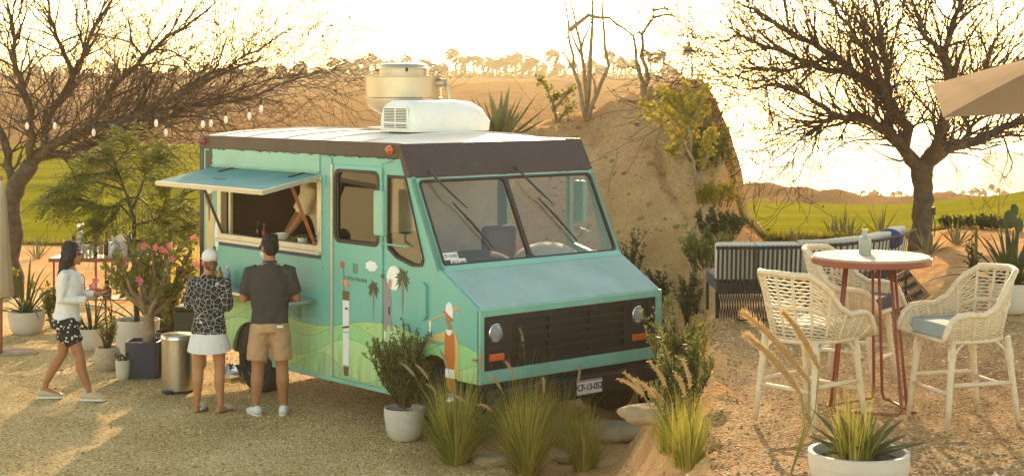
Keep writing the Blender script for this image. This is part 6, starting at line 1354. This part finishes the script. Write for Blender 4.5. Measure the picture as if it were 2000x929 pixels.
sg_ = mb.build('sunglasses', BLACKP, man)
for g in (-1, 1): MB().tube([hm @ V((g*.06, .085, .01)), hm @ V((g*.084, 0, .0))], .004, 4).build('temple', BLACKP, sg_)
# --- woman with white cap, patterned top, pleated skirt
p0 = ground_at(408, 806); wo = thing('person', 'woman with white cap, black patterned top and white pleated skirt, seen from behind', 'person', (p0.x, p0.y, p0.z), R(-4))
mb = MB(); A = {-1: V((-.12, 0, .08)), 1: V((.12, -.02, .08))}
for g in (-1, 1):
    a = A[g]; kn = V((g*.105, .015, .44)); hp = V((g*.09, 0, .84)); limb(mb, [hp, hp.lerp(kn, .5), kn, kn.lerp(a, .35)+V((0, -.02, 0)), a+V((0, 0, .03)), a], [.088, .074, .052, .054, .032, .030]); foot(mb, a, (.45 if g > 0 else .15, 1, 0), .23)
limb(mb, [(0, 0, .82), (0, 0, .96), (0, 0, 1.12), (0, -.01, 1.27), (0, -.01, 1.34), (0, 0, 1.39)], [(.15, .11), (.125, .09), (.145, .10), (.155, .095), (.10, .075), (.05, .05)], 18, up=F_)
limb(mb, [(0, -.005, 1.33), (0, .01, 1.44)], [.05, .048]); hm = head(mb, (0, .02, 1.505), (-.5, .86, -.1), .95)
arms = {}
for g in (-1, 1):
    sh, el, wr_ = V((g*.165, -.01, 1.30)), V((g*.20, -.02, 1.05)), V((g*.12, .20, 1.02)); arms[g] = (sh, el, wr_)
    limb(mb, [sh, sh.lerp(el, .5), el, el.lerp(wr_, .4), wr_], [.046, .042, .036, .034, .024]); hand(mb, wr_, (-g*.3, .9, .1), (0, 0, 1), r=.008)
fuse(mb, 'body', SKIN1, wo, .009)
mb = MB(); limb(mb, [(0, 0, .79), (0, 0, .84), (0, 0, .98), (0, 0, 1.12), (0, -.012, 1.26), (0, -.012, 1.325), (0, -.003, 1.37)], [(.178, .135), (.172, .13), (.148, .112), (.168, .12), (.175, .115), (.13, .09), (.062, .06)], 20, up=F_)
for g in (-1, 1): sh, el, wr_ = arms[g]; limb(mb, [sh+V((-g*.05, 0, 0)), sh, sh.lerp(el, .5), el, el.lerp(wr_, .35)], [.062, .062, .056, .052, .045])
fuse(mb, 'patterned_top', LINEC, wo, .011, 5)
mb = MB(); n = 72; vs = []; prf = [(.150, .83), (.176, .78), (.190, .74), (.212, .62), (.205, .618)]
for i, (r_, z_) in enumerate(prf):
    for j in range(n): a = 2*pi*j/n; k = r_*(1+(.055*min(1, max(0, (.74-z_)/.1)))*((j % 4)/3-.5)); vs.append((k*cos(a), k*sin(a)*.76, z_+(.018*sin(a) if i > 2 else 0)))
mb.add(vs, [(i*n+j, i*n+(j+1) % n, (i+1)*n+(j+1) % n, (i+1)*n+j) for i in range(len(prf)-1) for j in range(n)]); mb.build('pleated_skirt', WHITEC, wo, smooth=25)
SANDL = mat('sandal_cream', srgb(214, 200, 176), rough=.6); CORK = mat('cork_sole', srgb(120, 84, 54), rough=.9)
for g in (-1, 1):
    s_ = shoe('sandal', SANDL, wo, A[g]+V((.02, .06, 0)), (.45 if g > 0 else .15, 1, 0), CORK, .20, .03, 1.15)
mb = MB(); mb.ball((0, -.014, .045), (.082, .102, .082), 18, 14, hm); fuse(mb, 'cap', WHITEC, wo, .009)
bb = MB(); bb.plate([[(.068*cos(R(a)), .075+.085*sin(R(a))) for a in range(0, 181, 15)]], lambda a, b, t: tuple(hm @ V((a, b, t-.12*max(0, b-.08)))), .028, .034); bb.build('cap_brim', WHITEC, wo, smooth=40)
mb = MB(); mb.ball((0, -.045, -.03), (.066, .05, .065), 14, 10, hm); P_ = [hm @ V((0, -.095, .0)), hm @ V((.0, -.12, -.06)), hm @ V((0, -.11, -.16))]; limb(mb, P_, [.026, .030, .014], 10); fuse(mb, 'ponytail', HAIRB, wo, .009)
# --- walking woman, profile to the right
p0 = ground_at(134, 781); ww = thing('person', 'woman in white long sleeved top and star print shorts walking right with a phone', 'person', (p0.x, p0.y, p0.z))
mb = MB(); F_ = (1, 0, 0)
hp = V((-.02, 0, .84)); rear = V((-.255, .06, .12)); fr_ = V((.225, -.07, .085))
for a, kn, g in ((rear, V((-.085, .075, .46)), 1), (fr_, V((.135, -.075, .465)), -1)):
    h_ = hp+V((0, g*.075, 0)); limb(mb, [h_, h_.lerp(kn, .5), kn, kn.lerp(a, .35)+V((-.018, 0, 0)), a+V((0, 0, .03)), a], [.092, .078, .053, .056, .032, .031])
foot(mb, fr_, (1, 0, 0), .23); foot(mb, rear, (1, .0, -.08), .23)
limb(mb, [(-.02, 0, .82), (-.02, 0, .96), (.0, 0, 1.12), (.01, 0, 1.27), (.005, 0, 1.34), (.01, 0, 1.39)], [(.15, .12), (.125, .10), (.14, .12), (.15, .105), (.10, .075), (.05, .05)], 18, up=F_)
limb(mb, [(.005, 0, 1.33), (.03, 0, 1.44)], [.05, .048]); hm = head(mb, (.045, 0, 1.505), (1, -.12, -.12), .97)
arms = {}
for g, wr_ in ((-1, V((.22, -.11, 1.04))), (1, V((.27, .05, 1.08)))):
    sh = V((-.005, g*.155, 1.295)); el = V((-.03, g*.185, 1.045)); arms[g] = (sh, el, wr_); limb(mb, [sh, sh.lerp(el, .5), el, el.lerp(wr_, .4), wr_], [.046, .042, .036, .034, .024]); hand(mb, wr_, (.9, -g*-.1, .15), (0, 0, 1), .55, .008)
wb = fuse(mb, 'body', SKIN2, ww, .009); eyes(ww, hm, .97)
mb = MB(); limb(mb, [(-.02, 0, .80), (-.02, 0, .85), (-.012, 0, .98), (.012, 0, 1.12), (.012, 0, 1.19), (.0, 0, 1.28), (.0, 0, 1.33), (.005, 0, 1.37)], [(.165, .142), (.16, .138), (.145, .118), (.16, .132), (.16, .140), (.165, .112), (.125, .085), (.06, .06)], 20, up=F_)
for g in (-1, 1): sh, el, wr_ = arms[g]; limb(mb, [sh+V((0, -g*.05, 0)), sh, sh.lerp(el, .5), el, el.lerp(wr_, .5), el.lerp(wr_, .95)], [.06, .060, .055, .050, .046, .036])
fuse(mb, 'long_sleeved_top', WHITEC, ww, .011, 4)
mb = MB(); limb(mb, [(-.02, 0, .87), (-.025, 0, .80), (-.02, 0, .74)], [(.155, .13), (.165, .148), (.16, .15)], 20, up=F_)
for g, kn in ((1, V((-.085, .075, .46))), (-1, V((.135, -.075, .465)))): h_ = hp+V((0, g*.07, -.02)); limb(mb, [h_, h_.lerp(kn, .3), h_.lerp(kn, .66)], [.115, .105, .092], 16)
fuse(mb, 'star_print_shorts', STARC, ww, .011, 5)
GOLD = mat('gold_leather', srgb(196, 170, 132), rough=.4, var=.08)
shoe('loafer', GOLD, ww, fr_, (1, -.05, 0), WHITEC, .25, .05, 1.1); shoe('loafer', GOLD, ww, V((-.255, .06, .085)), (1, .05, 0), WHITEC, .25, .055, 1.1)
mb = MB(); mb.ball((0, -.02, .03), (.086, .100, .102), 18, 14, hm)
for dx, dy, L_ in ((-.05, -.05, .36), (-.055, .0, .40), (-.05, .05, .36), (-.01, -.075, .30), (-.01, .075, .30), (.02, -.072, .16), (.02, .072, .16)):
    a = V((.035+dx, dy, 1.53)); limb(mb, [a, a+V((-.035, 0, -.14)), a+V((-.055, dy*.1, -.28*L_/.36)), a+V((-.06-abs(dx)*.4, dy*.2, -L_))], [.045, .042, .036, .010], 10)
fuse(mb, 'hair', HAIRD, ww, .010, 3)
mb = MB(); mb.ball((0, .078, .006), (.064, .014, .018), 12, 8, hm); mb.build('sunglasses', BLACKP, ww, smooth=True)
ph = thing('phone', 'phone held in the hands of the walking woman', 'phone', ww.location+V((.36, -.07, 1.075)), 0); MB().box((-.06, -.04, 0), (.08, .035, .010)).build('case', BLACKP, ph, bevel=.004)
# --- cook bending over the counter inside the truck
ck = thing('person', 'cook in a cream shirt and straw hat leaning over the counter inside the truck', 'person', tw(3.50, -.66, .83), math.atan2(.754, -.657)+R(60))
mb = MB(); F_ = (1, 0, 0)     # faces +x locally, i.e. toward the window and a little to the rear
for g in (-1, 1): limb(mb, [(-.12, g*.09, .84), (-.10, g*.1, .46), (-.10, g*.11, .06)], [.09, .06, .04]); foot(mb, (-.10, g*.11, .07), F_)
limb(mb, [(-.12, 0, .84), (-.08, 0, 1.0), (.0, 0, 1.2), (.08, 0, 1.34), (.13, 0, 1.40)], [(.15, .11), (.15, .10), (.16, .11), (.15, .10), (.06, .06)], 16, up=F_); limb(mb, [(.12, 0, 1.38), (.17, 0, 1.46)], [.055, .052]); hm = head(mb, (.22, 0, 1.52), (.85, .35, -.4))
arms = {}
for g in (-1, 1):
    sh, el, wr_ = V((.06, g*.18, 1.30)), V((.17, g*.22, 1.04)), V((.34, g*.10+.10, .80)); arms[g] = (sh, el, wr_); limb(mb, [sh, sh.lerp(el, .5), el, el.lerp(wr_, .4), wr_], [.052, .048, .042, .038, .028]); hand(mb, wr_, (.8, 0, -.5), (0, 0, -1))
fuse(mb, 'body', SKIN2, ck, .010); CREAM = mat('cream_cloth', srgb(240, 222, 190), rough=.9, var=.05, bump=.3, bscale=9)
mb = MB(); limb(mb, [(-.13, 0, .78), (-.10, 0, .95), (-.01, 0, 1.18), (.07, 0, 1.33), (.12, 0, 1.39)], [(.175, .13), (.172, .128), (.185, .135), (.17, .115), (.075, .07)], 18, up=F_)
for g in (-1, 1): sh, el, _ = arms[g]; limb(mb, [sh+V((0, -g*.05, 0)), sh, sh.lerp(el, .5), sh.lerp(el, .9)], [.08, .082, .076, .078])
fuse(mb, 'shirt', CREAM, ck, .011, 4); mb = MB(); mb.lathe([(.001, .10), (.06, .095), (.085, .05), (.09, .02), (.17, .0), (.172, .005), (.09, .03), (.001, .05)], 24, hm @ Matrix.Translation((0, 0, .04))); mb.build('straw_hat', mat('straw', srgb(200, 170, 110), rough=.9, var=.1), ck, smooth=40)
mb = MB(); limb(mb, [(-.12, 0, .90), (-.12, 0, .80)], [(.165, .125), (.17, .13)], 16, up=F_)
for g in (-1, 1): limb(mb, [(-.12, g*.085, .86), (-.10, g*.1, .46), (-.10, g*.11, .10)], [.10, .085, .075])
fuse(mb, 'trousers', DARKIN, ck, .012)
